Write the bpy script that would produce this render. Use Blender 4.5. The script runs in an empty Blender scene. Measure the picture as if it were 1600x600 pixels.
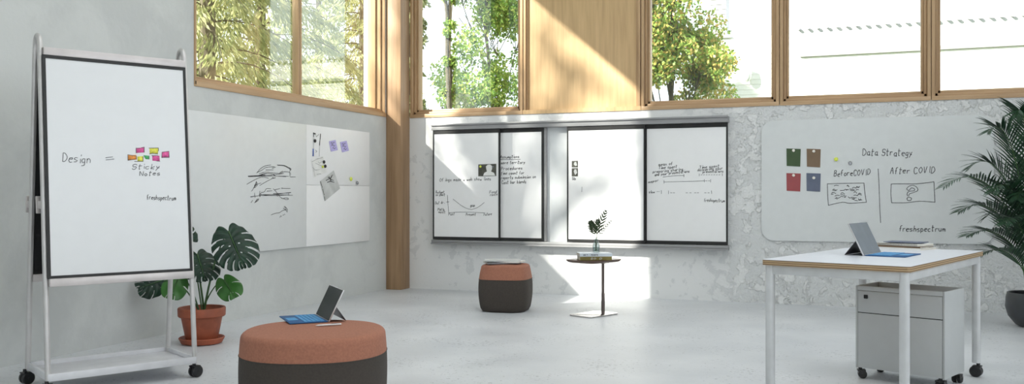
import bpy, bmesh, math, random
from mathutils import Vector, Matrix
R = math.radians
random.seed(7)
sc = bpy.context.scene
COL = sc.collection

# ------------------------------------------------------------------ camera, world, sun, exposure
F = 1396.0                      # focal length in pixels of the 1600 px wide frame
YAW = R(21.07)
EYE = Vector((0, 0, 1.15))
FWD = Vector((-math.sin(YAW), math.cos(YAW), 0))
RGT = Vector((math.cos(YAW), math.sin(YAW), 0))
UP = Vector((0, 0, 1))
cd = bpy.data.cameras.new('camera'); cam = bpy.data.objects.new('camera', cd); COL.objects.link(cam)
cd.sensor_width = 36; cd.lens = 36 * F / 1600; cd.shift_y = 2.5 / 1600; cd.clip_end = 300
cam.location = EYE; cam.rotation_euler = (math.pi / 2, 0, YAW)
sc.camera = cam
sc.view_settings.view_transform = 'Standard'; sc.view_settings.look = 'None'
sc.view_settings.exposure = 0.0; sc.view_settings.gamma = 1; sc.view_settings.use_curve_mapping = False
sc.cycles.use_denoising = True
sc.cycles.max_bounces = 10; sc.cycles.diffuse_bounces = 6; sc.cycles.glossy_bounces = 4
sc.cycles.transparent_max_bounces = 16; sc.cycles.sample_clamp_indirect = 6
sc.cycles.caustics_reflective = False; sc.cycles.caustics_refractive = False

w = bpy.data.worlds.new('sky'); sc.world = w; w.use_nodes = True
bg = w.node_tree.nodes['Background']; bg.inputs[0].default_value = (0.86, 0.93, 1.0, 1); bg.inputs[1].default_value = 2.3

SUN_DIR = Vector((0.958, 1.0, -0.853)).normalized()
sd = bpy.data.lights.new('sun', 'SUN'); sun = bpy.data.objects.new('sun', sd); COL.objects.link(sun)
sd.energy = 19.0; sd.color = (1.0, 0.95, 0.87); sd.angle = R(0.9)
sun.rotation_euler = SUN_DIR.to_track_quat('-Z', 'Y').to_euler(); sun.location = (-30, -30, 25)

def fill_lamp(name, loc, rot, sx, sy, power, col):
    l = bpy.data.lights.new(name, 'AREA'); l.shape = 'RECTANGLE'; l.size = sx; l.size_y = sy
    l.energy = power; l.color = col
    o = bpy.data.objects.new(name, l); COL.objects.link(o); o.location = loc; o.rotation_euler = rot
    return o
# daylight: added lamps that brighten the room from its unseen sides
fill_lamp('fill_side_opening', (4.85, 2.5, 3.3), (0, R(90), 0), 2.4, 7.0, 66, (0.92, 0.96, 1.0))  # added lamp in the unseen opening of the right wall
fill_lamp('fill_under_ceiling', (-1.0, 4.9, 5.28), (0, 0, 0), 6.0, 6.5, 140, (0.95, 0.965, 1.0))  # added overhead lamp; the ceiling is closed and has no skylight

fill_lamp('fill_rear_opening', (-0.5, -4.4, 2.6), (R(90), 0, 0), 6.0, 2.0, 6, (0.95, 0.97, 1.0))  # weak added lamp, lifts the faces turned towards the camera

# ------------------------------------------------------------------ placing helpers
def ray(px, py): return FWD + RGT * ((px - 800) / F) + UP * ((302.5 - py) / F)
def on_floor(px, py, z=0.0):
    d = ray(px, py); return EYE + d * ((z - EYE.z) / d.z)
def on_plane(px, py, p0, n):
    d = ray(px, py); return EYE + d * ((p0 - EYE).dot(n) / d.dot(n))
def on_back(px, py, Y=9.7): return on_plane(px, py, Vector((0, Y, 0)), Vector((0, 1, 0)))
def on_left(px, py, X=-5.27): return on_plane(px, py, Vector((X, 0, 0)), Vector((1, 0, 0)))
def from_cam(x, d, z=0.0): return FWD * d + RGT * x + UP * z      # metres to the right of / ahead of the eye
def at_depth(px, py, d): return EYE + ray(px, py) * d

# ------------------------------------------------------------------ materials
def nodes_of(name):
    m = bpy.data.materials.new(name); m.use_nodes = True
    nt = m.node_tree; return m, nt, nt.nodes['Principled BSDF']
def N(nt, t, **kw):
    n = nt.nodes.new(t)
    for k, v in kw.items():
        if k in n.inputs: n.inputs[k].default_value = v
        else: setattr(n, k, v)
    return n
def coords(nt, scale=(1, 1, 1)):
    tc = N(nt, 'ShaderNodeTexCoord'); mp = N(nt, 'ShaderNodeMapping'); mp.inputs['Scale'].default_value = scale
    nt.links.new(tc.outputs['Object'], mp.inputs[0]); return mp.outputs[0]
def ramp(nt, fac, stops):
    r = N(nt, 'ShaderNodeValToRGB'); e = r.color_ramp.elements
    while len(e) < len(stops): e.new(0.5)
    for i, (p, c) in enumerate(stops):
        e[i].position = p; e[i].color = (c, c, c, 1) if isinstance(c, (int, float)) else (*c, 1)
    nt.links.new(fac, r.inputs[0]); return r.outputs[0]
def mat(name, col, rough=0.5, metal=0.0, vary=0.06, scale=12, bump=0.0, bscale=60, stretch=(1, 1, 1), spec=0.5):
    m, nt, b = nodes_of(name); L = nt.links.new
    v = coords(nt, stretch)
    n = N(nt, 'ShaderNodeTexNoise', Scale=scale, Detail=4.0); L(v, n.inputs['Vector'])
    lo = tuple(c * (1 - vary) for c in col); hi = tuple(min(1, c * (1 + vary)) for c in col)
    L(ramp(nt, n.outputs[0], [(0.3, lo), (0.7, hi)]), b.inputs['Base Color'])
    b.inputs['Roughness'].default_value = rough; b.inputs['Metallic'].default_value = metal
    b.inputs['Specular IOR Level'].default_value = spec
    if bump:
        n2 = N(nt, 'ShaderNodeTexNoise', Scale=bscale, Detail=3.0); L(v, n2.inputs['Vector'])
        bp = N(nt, 'ShaderNodeBump', Strength=bump, Distance=0.003); L(n2.outputs[0], bp.inputs['Height']); L(bp.outputs[0], b.inputs['Normal'])
    return m
def wood(name, lo, hi, axis='Z', rough=0.45, scale=5):
    m, nt, b = nodes_of(name); L = nt.links.new
    s = {'X': (0.06, 1, 1), 'Y': (1, 0.06, 1), 'Z': (1, 1, 0.06)}[axis]
    v = coords(nt, tuple(q * scale for q in s))
    n = N(nt, 'ShaderNodeTexNoise', Scale=3.0, Detail=6.0, Distortion=0.4); L(v, n.inputs['Vector'])
    L(ramp(nt, n.outputs[0], [(0.3, lo), (0.5, tuple((a + c) / 2 for a, c in zip(lo, hi))), (0.72, hi)]), b.inputs['Base Color'])
    b.inputs['Roughness'].default_value = rough
    n2 = N(nt, 'ShaderNodeTexNoise', Scale=14.0, Detail=4.0); L(v, n2.inputs['Vector'])
    bp = N(nt, 'ShaderNodeBump', Strength=0.15, Distance=0.002); L(n2.outputs[0], bp.inputs['Height']); L(bp.outputs[0], b.inputs['Normal'])
    return m
def plaster(name, light, dark, scale, lo, hi, bump, fine, fade=None):
    m, nt, b = nodes_of(name); L = nt.links.new
    v = coords(nt)
    big = N(nt, 'ShaderNodeTexNoise', Scale=scale * 0.25, Detail=2.0); L(v, big.inputs['Vector'])
    n = N(nt, 'ShaderNodeTexNoise', Scale=scale, Detail=9.0, Roughness=0.62, Distortion=0.3); L(v, n.inputs['Vector'])
    ad = N(nt, 'ShaderNodeMath', operation='MULTIPLY_ADD'); L(big.outputs[0], ad.inputs[0]); ad.inputs[1].default_value = 0.5; L(n.outputs[0], ad.inputs[2])
    src = ad.outputs[0]; fine_amt = None
    if fade:                                   # the old wall is worn only on one side of the boards
        sp_ = N(nt, 'ShaderNodeSeparateXYZ'); L(v, sp_.inputs[0])
        mr = N(nt, 'ShaderNodeMapRange'); L(sp_.outputs['X'], mr.inputs[0]); mr.inputs[1].default_value = fade[0]; mr.inputs[2].default_value = fade[1]; mr.inputs[3].default_value = -0.12; mr.inputs[4].default_value = 0.03
        a2 = N(nt, 'ShaderNodeMath', operation='ADD'); L(src, a2.inputs[0]); L(mr.outputs[0], a2.inputs[1]); src = a2.outputs[0]
        m2 = N(nt, 'ShaderNodeMapRange'); L(sp_.outputs['X'], m2.inputs[0]); m2.inputs[1].default_value = fade[0]; m2.inputs[2].default_value = fade[1]; m2.inputs[3].default_value = 0.12; m2.inputs[4].default_value = 1.0; fine_amt = m2.outputs[0]
    patch = ramp(nt, src, [(lo, 0.0), (hi, 1.0)])
    mx = N(nt, 'ShaderNodeMix', data_type='RGBA'); L(patch, mx.inputs['Factor'])
    mx.inputs['A'].default_value = (*light, 1); mx.inputs['B'].default_value = (*dark, 1)
    L(mx.outputs['Result'], b.inputs['Base Color']); b.inputs['Roughness'].default_value = 0.75
    f = N(nt, 'ShaderNodeTexNoise', Scale=fine, Detail=5.0); L(v, f.inputs['Vector'])
    sm = N(nt, 'ShaderNodeMath', operation='MULTIPLY_ADD'); L(patch, sm.inputs[0]); sm.inputs[1].default_value = -0.5; L(f.outputs[0], sm.inputs[2])
    bp = N(nt, 'ShaderNodeBump', Strength=bump, Distance=0.014 if fade else 0.012); L(sm.outputs[0], bp.inputs['Height'])
    if fine_amt:
        ms = N(nt, 'ShaderNodeMath', operation='MULTIPLY'); L(fine_amt, ms.inputs[0]); ms.inputs[1].default_value = bump; L(ms.outputs[0], bp.inputs['Strength'])
    L(bp.outputs[0], b.inputs['Normal']); return m
    bp = bp; L(bp.outputs[0], b.inputs['Normal'])
    return m
M = {}
M['plaster_left'] = plaster('smooth_grey_plaster', (0.60, 0.615, 0.605), (0.53, 0.545, 0.54), 2.2, 0.66, 0.86, 0.10, 30)
M['plaster_back'] = plaster('peeling_grey_plaster', (0.76, 0.765, 0.76), (0.66, 0.67, 0.67), 9.5, 0.70, 0.745, 0.9, 48, (-1.9, -1.0))
M['plain_white'] = mat('matt_ceiling_paint', (0.78, 0.78, 0.77), 0.8)
M['outer_ground'] = mat('garden_soil', (0.16, 0.2, 0.08), 0.9, vary=0.3)
def concrete():
    m, nt, b = nodes_of('polished_concrete'); L = nt.links.new
    v = coords(nt)
    n = N(nt, 'ShaderNodeTexNoise', Scale=1.6, Detail=10.0, Roughness=0.6); L(v, n.inputs['Vector'])
    c1 = ramp(nt, n.outputs[0], [(0.32, (0.55, 0.57, 0.60)), (0.68, (0.68, 0.695, 0.72))])
    s = N(nt, 'ShaderNodeTexNoise', Scale=34.0, Detail=3.0, Roughness=0.7); L(v, s.inputs['Vector'])
    msk = N(nt, 'ShaderNodeTexNoise', Scale=2.3, Detail=3.0); L(v, msk.inputs['Vector'])
    ad = N(nt, 'ShaderNodeMath', operation='MULTIPLY_ADD'); L(msk.outputs[0], ad.inputs[0]); ad.inputs[1].default_value = 0.35; L(s.outputs[0], ad.inputs[2])
    sp = ramp(nt, ad.outputs[0], [(0.79, 0.0), (0.86, 0.6)])
    mx = N(nt, 'ShaderNodeMix', data_type='RGBA'); L(sp, mx.inputs['Factor']); L(c1, mx.inputs['A']); mx.inputs['B'].default_value = (0.2, 0.21, 0.22, 1)
    L(mx.outputs['Result'], b.inputs['Base Color'])
    r = ramp(nt, n.outputs[0], [(0.3, 0.34), (0.7, 0.52)]); L(r, b.inputs['Roughness'])
    bp = N(nt, 'ShaderNodeBump', Strength=0.25, Distance=0.003); L(sp, bp.inputs['Height']); bp.invert = True; L(bp.outputs[0], b.inputs['Normal'])
    return m
M['concrete'] = concrete()
M['frame_wood'] = wood('honey_window_wood', (0.37, 0.23, 0.12), (0.58, 0.39, 0.22), 'Z')
M['frame_wood_x'] = wood('honey_window_wood_rail', (0.37, 0.23, 0.12), (0.60, 0.41, 0.24), 'X')
M['frame_wood_y'] = wood('honey_window_wood_side_rail', (0.37, 0.23, 0.12), (0.60, 0.41, 0.24), 'Y')
M['post_wood'] = wood('warm_post_wood', (0.27, 0.16, 0.08), (0.41, 0.26, 0.145), 'Z', scale=7)
M['panel_wood'] = wood('pale_panel_wood', (0.49, 0.325, 0.165), (0.63, 0.43, 0.225), 'Z', scale=9)
M['dark_gasket'] = mat('dark_window_gasket', (0.07, 0.045, 0.03), 0.6)
M['board'] = mat('glossy_white_board', (0.86, 0.86, 0.86), 0.22, vary=0.01)
M['board_easel'] = mat('satin_white_easel_board', (0.76, 0.77, 0.78), 0.3, vary=0.01)
M['board_back'] = mat('fixed_board_backing', (0.70, 0.72, 0.73), 0.35, vary=0.02)
M['skin'] = mat('wall_board_skin', (0.72, 0.735, 0.735), 0.3, vary=0.015)
M['skin_white'] = mat('wall_board_white_sheet', (0.84, 0.84, 0.84), 0.3, vary=0.01)
M['skin_right'] = mat('grey_wall_board_skin', (0.66, 0.68, 0.68), 0.35, vary=0.02)
M['black'] = mat('black_edging', (0.012, 0.012, 0.012), 0.5)
M['black_felt'] = mat('black_board_inside', (0.008, 0.008, 0.009), 0.85, bump=0.2)
M['rail'] = mat('grey_aluminium_rail', (0.30, 0.30, 0.305), 0.5, 0.2, stretch=(0.1, 1, 4))
M['silver'] = mat('brushed_silver_tube', (0.60, 0.585, 0.58), 0.38, 0.55)
M['silver_warm'] = mat('pearl_silver_rail', (0.60, 0.56, 0.555), 0.4, 0.3)
M['white_metal'] = mat('white_powder_coat', (0.57, 0.58, 0.59), 0.4)
M['tray'] = mat('pale_grey_tray', (0.72, 0.72, 0.75), 0.35)
M['pedestal'] = mat('light_grey_steel', (0.50, 0.515, 0.52), 0.45, vary=0.02)
M['pedestal_in'] = mat('grey_felt_tray', (0.33, 0.345, 0.36), 0.8)
M['rubber'] = mat('black_caster_plastic', (0.015, 0.015, 0.016), 0.4)
M['rust'] = mat('rust_woven_fabric', (0.36, 0.15, 0.095), 0.9, vary=0.12, scale=90, bump=0.5, bscale=260)
M['brown'] = mat('taupe_brown_fabric', (0.055, 0.045, 0.038), 0.9, vary=0.12, scale=90, bump=0.4, bscale=260)
M['terracotta'] = mat('terracotta_clay', (0.33, 0.085, 0.04), 0.55, vary=0.25, scale=9, bump=0.2)
M['soil'] = mat('dark_potting_soil', (0.035, 0.022, 0.015), 0.95, vary=0.4, scale=60, bump=0.8)
M['dark_pot'] = mat('anthracite_ceramic', (0.045, 0.048, 0.052), 0.35)
M['walnut'] = wood('dark_walnut_top', (0.07, 0.04, 0.03), (0.16, 0.09, 0.065), 'X', 0.35)
M['bronze'] = mat('dark_bronze_metal', (0.16, 0.13, 0.12), 0.35, 0.8)
M['chrome'] = mat('polished_steel_plate', (0.55, 0.53, 0.52), 0.18, 0.95)
M['desk_top'] = mat('white_laminate', (0.66, 0.68, 0.74), 0.3, vary=0.01)
def plywood():
    m, nt, b = nodes_of('plywood_edge'); L = nt.links.new
    v = coords(nt)
    wv = N(nt, 'ShaderNodeTexWave', Scale=30.0, Distortion=0.8, bands_direction='Z'); L(v, wv.inputs['Vector'])
    L(ramp(nt, wv.outputs[0], [(0.25, (0.20, 0.12, 0.06)), (0.75, (0.50, 0.36, 0.21))]), b.inputs['Base Color'])
    b.inputs['Roughness'].default_value = 0.6; return m
M['plywood'] = plywood()
M['ink'] = mat('black_marker_ink', (0.03, 0.03, 0.035), 0.5)
M['ink_soft'] = mat('grey_marker_ink', (0.13, 0.13, 0.14), 0.5)
M['seam'] = mat('grey_panel_seam', (0.5, 0.5, 0.5), 0.6)
M['paper'] = mat('white_paper', (0.78, 0.78, 0.76), 0.7)
M['paper_grey'] = mat('grey_print_paper', (0.55, 0.56, 0.55), 0.6, vary=0.15, scale=8)
M['paper_cream'] = mat('cream_page_edges', (0.66, 0.62, 0.54), 0.8, vary=0.15, scale=200, stretch=(0.05, 0.05, 4))
M['lilac'] = mat('lilac_sticky_paper', (0.50, 0.45, 0.78), 0.7)
M['pinkmark'] = mat('pink_marker_fill', (0.80, 0.12, 0.36), 0.6, vary=0.3, scale=60)
M['yellowmark'] = mat('yellow_marker_fill', (0.78, 0.76, 0.10), 0.6, vary=0.2, scale=60)
M['orangemark'] = mat('orange_marker_fill', (0.85, 0.33, 0.08), 0.6, vary=0.2, scale=60)
M['greenmark'] = mat('green_marker_fill', (0.08, 0.42, 0.14), 0.6, vary=0.2, scale=60)
M['green_card'] = mat('dark_green_card', (0.06, 0.10, 0.045), 0.8)
M['brown_card'] = mat('brown_card', (0.20, 0.135, 0.085), 0.8)
M['red_card'] = mat('dusty_red_card', (0.34, 0.08, 0.085), 0.8)
M['blue_card'] = mat('slate_blue_card', (0.13, 0.15, 0.21), 0.8)
M['magnet_white'] = mat('cream_magnet', (0.8, 0.76, 0.68), 0.3)
M['magnet_yellow'] = mat('yellow_green_magnet', (0.72, 0.80, 0.10), 0.3)
M['magnet_grey'] = mat('steel_magnet', (0.35, 0.36, 0.38), 0.25, 0.7)
M['blue_ink'] = mat('blue_label', (0.03, 0.10, 0.42), 0.5)
M['photo_dark'] = mat('dark_print', (0.07, 0.07, 0.055), 0.5, vary=0.4, scale=20)
M['screen'] = mat('black_glass_screen', (0.012, 0.013, 0.013), 0.25)
M['screen_lit'] = mat('glossy_grey_screen', (0.20, 0.225, 0.25), 0.22)
M['tablet'] = mat('silver_tablet_body', (0.62, 0.62, 0.63), 0.3, 0.6)
M['stand'] = mat('dark_grey_kickstand', (0.06, 0.06, 0.065), 0.4, 0.4)
M['blue_board'] = mat('blue_fabric_keyboard', (0.015, 0.09, 0.24), 0.7)
M['blue_key'] = mat('bright_blue_keys', (0.06, 0.29, 0.58), 0.6)
M['olive_cover'] = mat('olive_gold_cover', (0.20, 0.16, 0.035), 0.5)
M['white_cover'] = mat('pale_blue_white_cover', (0.62, 0.68, 0.74), 0.4)
M['dark_cover'] = mat('grey_magazine_cover', (0.22, 0.22, 0.24), 0.3, vary=0.5, scale=6)
M['bark'] = mat('grey_brown_bark', (0.10, 0.085, 0.055), 0.9, vary=0.3, bump=0.8, bscale=20)
M['house_wall'] = mat('white_painted_brick', (0.82, 0.81, 0.79), 0.8, vary=0.02)
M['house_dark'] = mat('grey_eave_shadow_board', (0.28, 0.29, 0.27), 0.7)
M['tile'] = mat('grey_roof_tile', (0.45, 0.45, 0.46), 0.7)

def leafmat(name, cols, rough=0.45, trans=0.35, spec=0.5):
    m, nt, b = nodes_of(name); L = nt.links.new
    g = N(nt, 'ShaderNodeNewGeometry')
    st = [(i / max(1, len(cols) - 1), c) for i, c in enumerate(cols)]
    c = ramp(nt, g.outputs['Random Per Island'], st)
    L(c, b.inputs['Base Color']); b.inputs['Roughness'].default_value = rough; b.inputs['Specular IOR Level'].default_value = spec
    t = N(nt, 'ShaderNodeBsdfTranslucent'); L(c, t.inputs[0])
    mx = N(nt, 'ShaderNodeMixShader'); mx.inputs[0].default_value = trans
    L(b.outputs[0], mx.inputs[1]); L(t.outputs[0], mx.inputs[2]); L(mx.outputs[0], nt.nodes['Material Output'].inputs[0])
    return m
M['leaf_bright'] = leafmat('bright_green_leaves', [(0.10, 0.20, 0.04), (0.26, 0.44, 0.09), (0.42, 0.58, 0.14), (0.58, 0.62, 0.16), (0.20, 0.34, 0.08)], trans=0.5)
M['leaf_autumn'] = leafmat('yellow_green_leaves', [(0.16, 0.28, 0.06), (0.28, 0.44, 0.09), (0.40, 0.54, 0.13), (0.62, 0.58, 0.16), (0.60, 0.40, 0.13), (0.22, 0.34, 0.08)], trans=0.5)
M['needle'] = leafmat('olive_conifer_sprays', [(0.22, 0.26, 0.11), (0.38, 0.40, 0.17), (0.52, 0.50, 0.24), (0.30, 0.34, 0.15)], trans=0.5)
M['shrub'] = leafmat('dusty_shrub_leaves', [(0.12, 0.15, 0.06), (0.26, 0.30, 0.12), (0.40, 0.42, 0.22)])
M['monstera'] = mat('glossy_dark_leaf', (0.010, 0.036, 0.020), 0.33, vary=0.4, scale=14, spec=0.35)
M['monstera_young'] = mat('young_green_leaf', (0.035, 0.14, 0.02), 0.35, vary=0.25, scale=14)
M['stem'] = mat('green_leaf_stalk', (0.05, 0.12, 0.035), 0.5)
M['palm'] = leafmat('deep_green_palm_leaflets', [(0.008, 0.035, 0.018), (0.02, 0.07, 0.03), (0.035, 0.10, 0.045)], 0.35, 0.15)
M['sprig'] = leafmat('olive_sprig_leaflets', [(0.015, 0.03, 0.01), (0.04, 0.065, 0.02)], 0.6, 0.1)

def glass(name, tint=(0.97, 0.985, 0.98), f=1.0):
    m = bpy.data.materials.new(name); m.use_nodes = True; nt = m.node_tree; L = nt.links.new
    nt.nodes.remove(nt.nodes['Principled BSDF'])
    t = N(nt, 'ShaderNodeBsdfTransparent'); t.inputs[0].default_value = (*tint, 1)
    g = N(nt, 'ShaderNodeBsdfGlossy'); g.inputs['Roughness'].default_value = 0.0
    fr = N(nt, 'ShaderNodeFresnel', IOR=1.5); ge = N(nt, 'ShaderNodeNewGeometry')
    io = N(nt, 'ShaderNodeMath', operation='MULTIPLY_ADD'); L(ge.outputs['Backfacing'], io.inputs[0]); io.inputs[1].default_value = 1 / 1.5 - 1.5; io.inputs[2].default_value = 1.5; L(io.outputs[0], fr.inputs['IOR'])   # same reflectance from both faces of the sheet
    mu = N(nt, 'ShaderNodeMath', operation='MULTIPLY'); L(fr.outputs[0], mu.inputs[0]); mu.inputs[1].default_value = f
    mx = N(nt, 'ShaderNodeMixShader'); L(mu.outputs[0], mx.inputs[0]); L(t.outputs[0], mx.inputs[1]); L(g.outputs[0], mx.inputs[2])
    L(mx.outputs[0], nt.nodes['Material Output'].inputs[0]); return m
M['pane'] = glass('window_pane_glass', f=1.6)
M['vase_glass'] = glass('thin_vase_glass', (0.86, 0.90, 0.90), 1.6)

# ------------------------------------------------------------------ mesh builder
class MB:
    def __init__(s): s.v = []; s.f = []
    def add(s, vs, fs):
        o = len(s.v); s.v += [Vector(p) for p in vs]; s.f += [tuple(i + o for i in f) for f in fs]; return s
    def box(s, x0, x1, y0, y1, z0, z1, m=None):
        vs = [Vector(p) for p in ((x0, y0, z0), (x1, y0, z0), (x1, y1, z0), (x0, y1, z0), (x0, y0, z1), (x1, y0, z1), (x1, y1, z1), (x0, y1, z1))]
        if m: vs = [m @ p for p in vs]
        return s.add(vs, [(0, 3, 2, 1), (4, 5, 6, 7), (0, 1, 5, 4), (1, 2, 6, 5), (2, 3, 7, 6), (3, 0, 4, 7)])
    def tube(s, pts, r, seg=12, cap=True, rad=None, flat=1.0):
        pts = [Vector(p) for p in pts]; n = len(pts); rings = []; prev = None
        for i, p in enumerate(pts):
            t = (pts[min(i + 1, n - 1)] - pts[max(i - 1, 0)]).normalized()
            if prev is None:
                a = Vector((0, 0, 1)) if abs(t.z) < 0.9 else Vector((1, 0, 0)); u = t.cross(a).normalized()
            else: u = (prev - t * prev.dot(t)).normalized()
            prev = u; v = t.cross(u); rr = rad[i] if rad else r
            rings.append([p + u * math.cos(k * 2 * math.pi / seg) * rr + v * math.sin(k * 2 * math.pi / seg) * rr * flat for k in range(seg)])
        return s.loft(rings, cap)
    def loft(s, rings, cap=True):
        g = len(rings[0]); vs = [p for r in rings for p in r]; fs = []
        for i in range(len(rings) - 1):
            for k in range(g):
                a = i * g + k; b = i * g + (k + 1) % g; fs.append((a, b, b + g, a + g))
        if cap: fs.append(tuple(range(g - 1, -1, -1))); fs.append(tuple(range((len(rings) - 1) * g, len(rings) * g)))
        return s.add(vs, fs)
    def lathe(s, prof, seg=40, c=(0, 0, 0), cap=True):
        c = Vector(c)
        return s.loft([[c + Vector((r * math.cos(k * 2 * math.pi / seg), r * math.sin(k * 2 * math.pi / seg), z)) for k in range(seg)] for r, z in prof], cap)
    def prism(s, poly, z0, z1, m=None):
        n = len(poly); vs = [Vector((x, y, z0)) for x, y in poly] + [Vector((x, y, z1)) for x, y in poly]
        if m: vs = [m @ p for p in vs]
        fs = [tuple(range(n - 1, -1, -1)), tuple(range(n, 2 * n))] + [(i, (i + 1) % n, n + (i + 1) % n, n + i) for i in range(n)]
        return s.add(vs, fs)
    def build(s, name, m, parent=None, loc=None, rz=0, bevel=0, seg=2, angle=35, solid=0):
        me = bpy.data.meshes.new(name)
        o = bpy.data.objects.new(name, me); COL.objects.link(o)
        vs = s.v
        if loc is not None:                    # world coordinates -> origin at loc
            loc = Vector(loc)
            if parent is None: vs = [p - loc for p in vs] if rz == 0 else vs
            o.location = loc; o.rotation_euler.z = rz
        me.from_pydata([tuple(p) for p in vs], [], s.f); me.validate()
        bm = bmesh.new(); bm.from_mesh(me)
        if not solid: bmesh.ops.recalc_face_normals(bm, faces=bm.faces)
        if bevel:
            es = [e for e in bm.edges if len(e.link_faces) == 2 and e.calc_face_angle(0) > R(50)]
            bmesh.ops.bevel(bm, geom=es, offset=bevel, segments=seg, affect='EDGES', clamp_overlap=True, profile=0.5)
        for f in bm.faces: f.smooth = True
        bm.to_mesh(me); bm.free()
        me.set_sharp_from_angle(angle=R(angle))
        me.materials.append(m)
        if parent: o.parent = parent
        if solid:
            md = o.modifiers.new('thickness', 'SOLIDIFY'); md.thickness = solid
        return o
def rrect(w, h, r, n=6):
    out = []
    for cx, cy, a0 in ((w / 2 - r, h / 2 - r, 0), (-w / 2 + r, h / 2 - r, 90), (-w / 2 + r, -h / 2 + r, 180), (w / 2 - r, -h / 2 + r, 270)):
        for k in range(n + 1):
            a = R(a0 + 90 * k / n); out.append((cx + r * math.cos(a), cy + r * math.sin(a)))
    return out
def thing(name, label, cat, loc, rz=0, group=None):
    o = bpy.data.objects.new(name, None); COL.objects.link(o); o.empty_display_size = 0.1
    o.location = loc; o.rotation_euler.z = rz; tag(o, label, cat, group)
    return o
def tag(o, label, cat, group=None):
    o['label'] = label; o['category'] = cat
    if group: o['group'] = group
    return o
def struct(o): o['kind'] = 'structure'; return o
def inv_of(o):
    return (Matrix.Translation(o.location) @ Matrix.Rotation(o.rotation_euler.z, 4, 'Z')).inverted()

# ------------------------------------------------------------------ marker writing
GL = {
 'a': "35150403122233 353242", 'b': "0802 0415253433221203", 'c': "351504031232", 'd': "351504031233 3832", 'e': "04343525150403122232",
 'f': "3828171612 0525", 'g': "351504031233 35312000", 'h': "0802 0415253432", 'i': "1512 1718", 'k': "0802 350332", 'l': "1812",
 'm': "0502 04152422 24354442", 'n': "0502 0415253432", 'o': "150403122233342515", 'p': "0500 0415253433221203", 'r': "0502 041535",
 's': "351504332202", 't': "181222 0636", 'u': "0503122233 3532", 'v': "051235", 'w': "0512243245", 'x': "0532 3502", 'y': "051333 3500", 'z': "05350232",
 'A': "022842 1535", 'B': "0802 0828372505 25443202", 'C': "473818060412324 3", 'D': "0802 082846442202", 'F': "0802 0848 0535", 'I': "2822",
 'N': "02084248", 'O': "28060422444628", 'P': "0802 0838473505", 'S': "47381807153544321203", 'T': "0848 2822", 'V': "082248",
 '=': "0343 0646", '.': "1213", '/': "0248", '-': "1535", '?': "060828364 5242422"}
GL['C'] = "473818060412324 3".replace(' ', ''); GL['?'] = "0718283746352423 2221"
def glyph_strokes(ch):
    return [[(int(t[i]), int(t[i + 1]) - 2) for i in range(0, len(t) - 1, 2)] for t in GL.get(ch, '').split()]
def smooth(pts, n=4):
    if len(pts) < 3: return pts
    out = []
    for i in range(len(pts) - 1):
        p0 = pts[max(i - 1, 0)]; p1 = pts[i]; p2 = pts[i + 1]; p3 = pts[min(i + 2, len(pts) - 1)]
        for k in range(n):
            t = k / n
            out.append(tuple(0.5 * (2 * p1[j] + (p2[j] - p0[j]) * t + (2 * p0[j] - 5 * p1[j] + 4 * p2[j] - p3[j]) * t * t + (3 * p1[j] - p0[j] - 3 * p2[j] + p3[j]) * t ** 3) for j in (0, 1)))
    return out + [pts[-1]]
rw = random.Random(3)
def text_px(s, x0, y0, x1, y1, h):
    """strokes in photograph pixels for a line of writing whose baseline runs x0,y0 -> x1,y1, capital height h"""
    wid = {'i': 2.6, 'l': 2.6, ' ': 4.0, 'm': 6, 'w': 6, 'I': 4, '.': 2.5}
    ws = [wid.get(c, 5.2 if not c.isupper() else 6) for c in s]; tot = sum(ws); k = (x1 - x0) / tot; ky = h / 6.0; x = 0; out = []
    for c, wd in zip(s, ws):
        j = rw.uniform(-0.45, 0.45); sl = rw.uniform(0.05, 0.22)
        for st in glyph_strokes(c):
            pts = []
            for gx, gy in st:
                X = x + gx + sl * gy + rw.uniform(-.18, .18); Y = gy + j + rw.uniform(-.18, .18)
                pts.append((x0 + X * k, y0 + (y1 - y0) * (X / tot) - Y * ky))
            out.append(smooth(pts, 3))
        x += wd
    return out
def ink(strokes, proj, normal, width, name, m, parent, lift=0.0012):
    """thin marker strokes laid on a surface; proj turns a pixel into a point on it"""
    mb = MB(); inv = inv_of(parent) if parent and parent.type == 'EMPTY' else (inv_of(parent.parent) if parent and parent.parent else (inv_of(parent) if parent else Matrix()))
    nrm = normal.normalized()
    for st in strokes:
        P = [proj(*p) + nrm * lift for p in st]
        for a, b in zip(P, P[1:]):
            d = b - a
            if d.length < 1e-5: continue
            d.normalize(); s_ = d.cross(nrm) * (width / 2); e = d * (width * 0.3)
            mb.add([inv @ (a - s_ - e), inv @ (b - s_ + e), inv @ (b + s_ + e), inv @ (a + s_ - e)], [(0, 1, 2, 3)])
    o = mb.build(name, m, parent, solid=0.0004)
    return o

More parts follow.
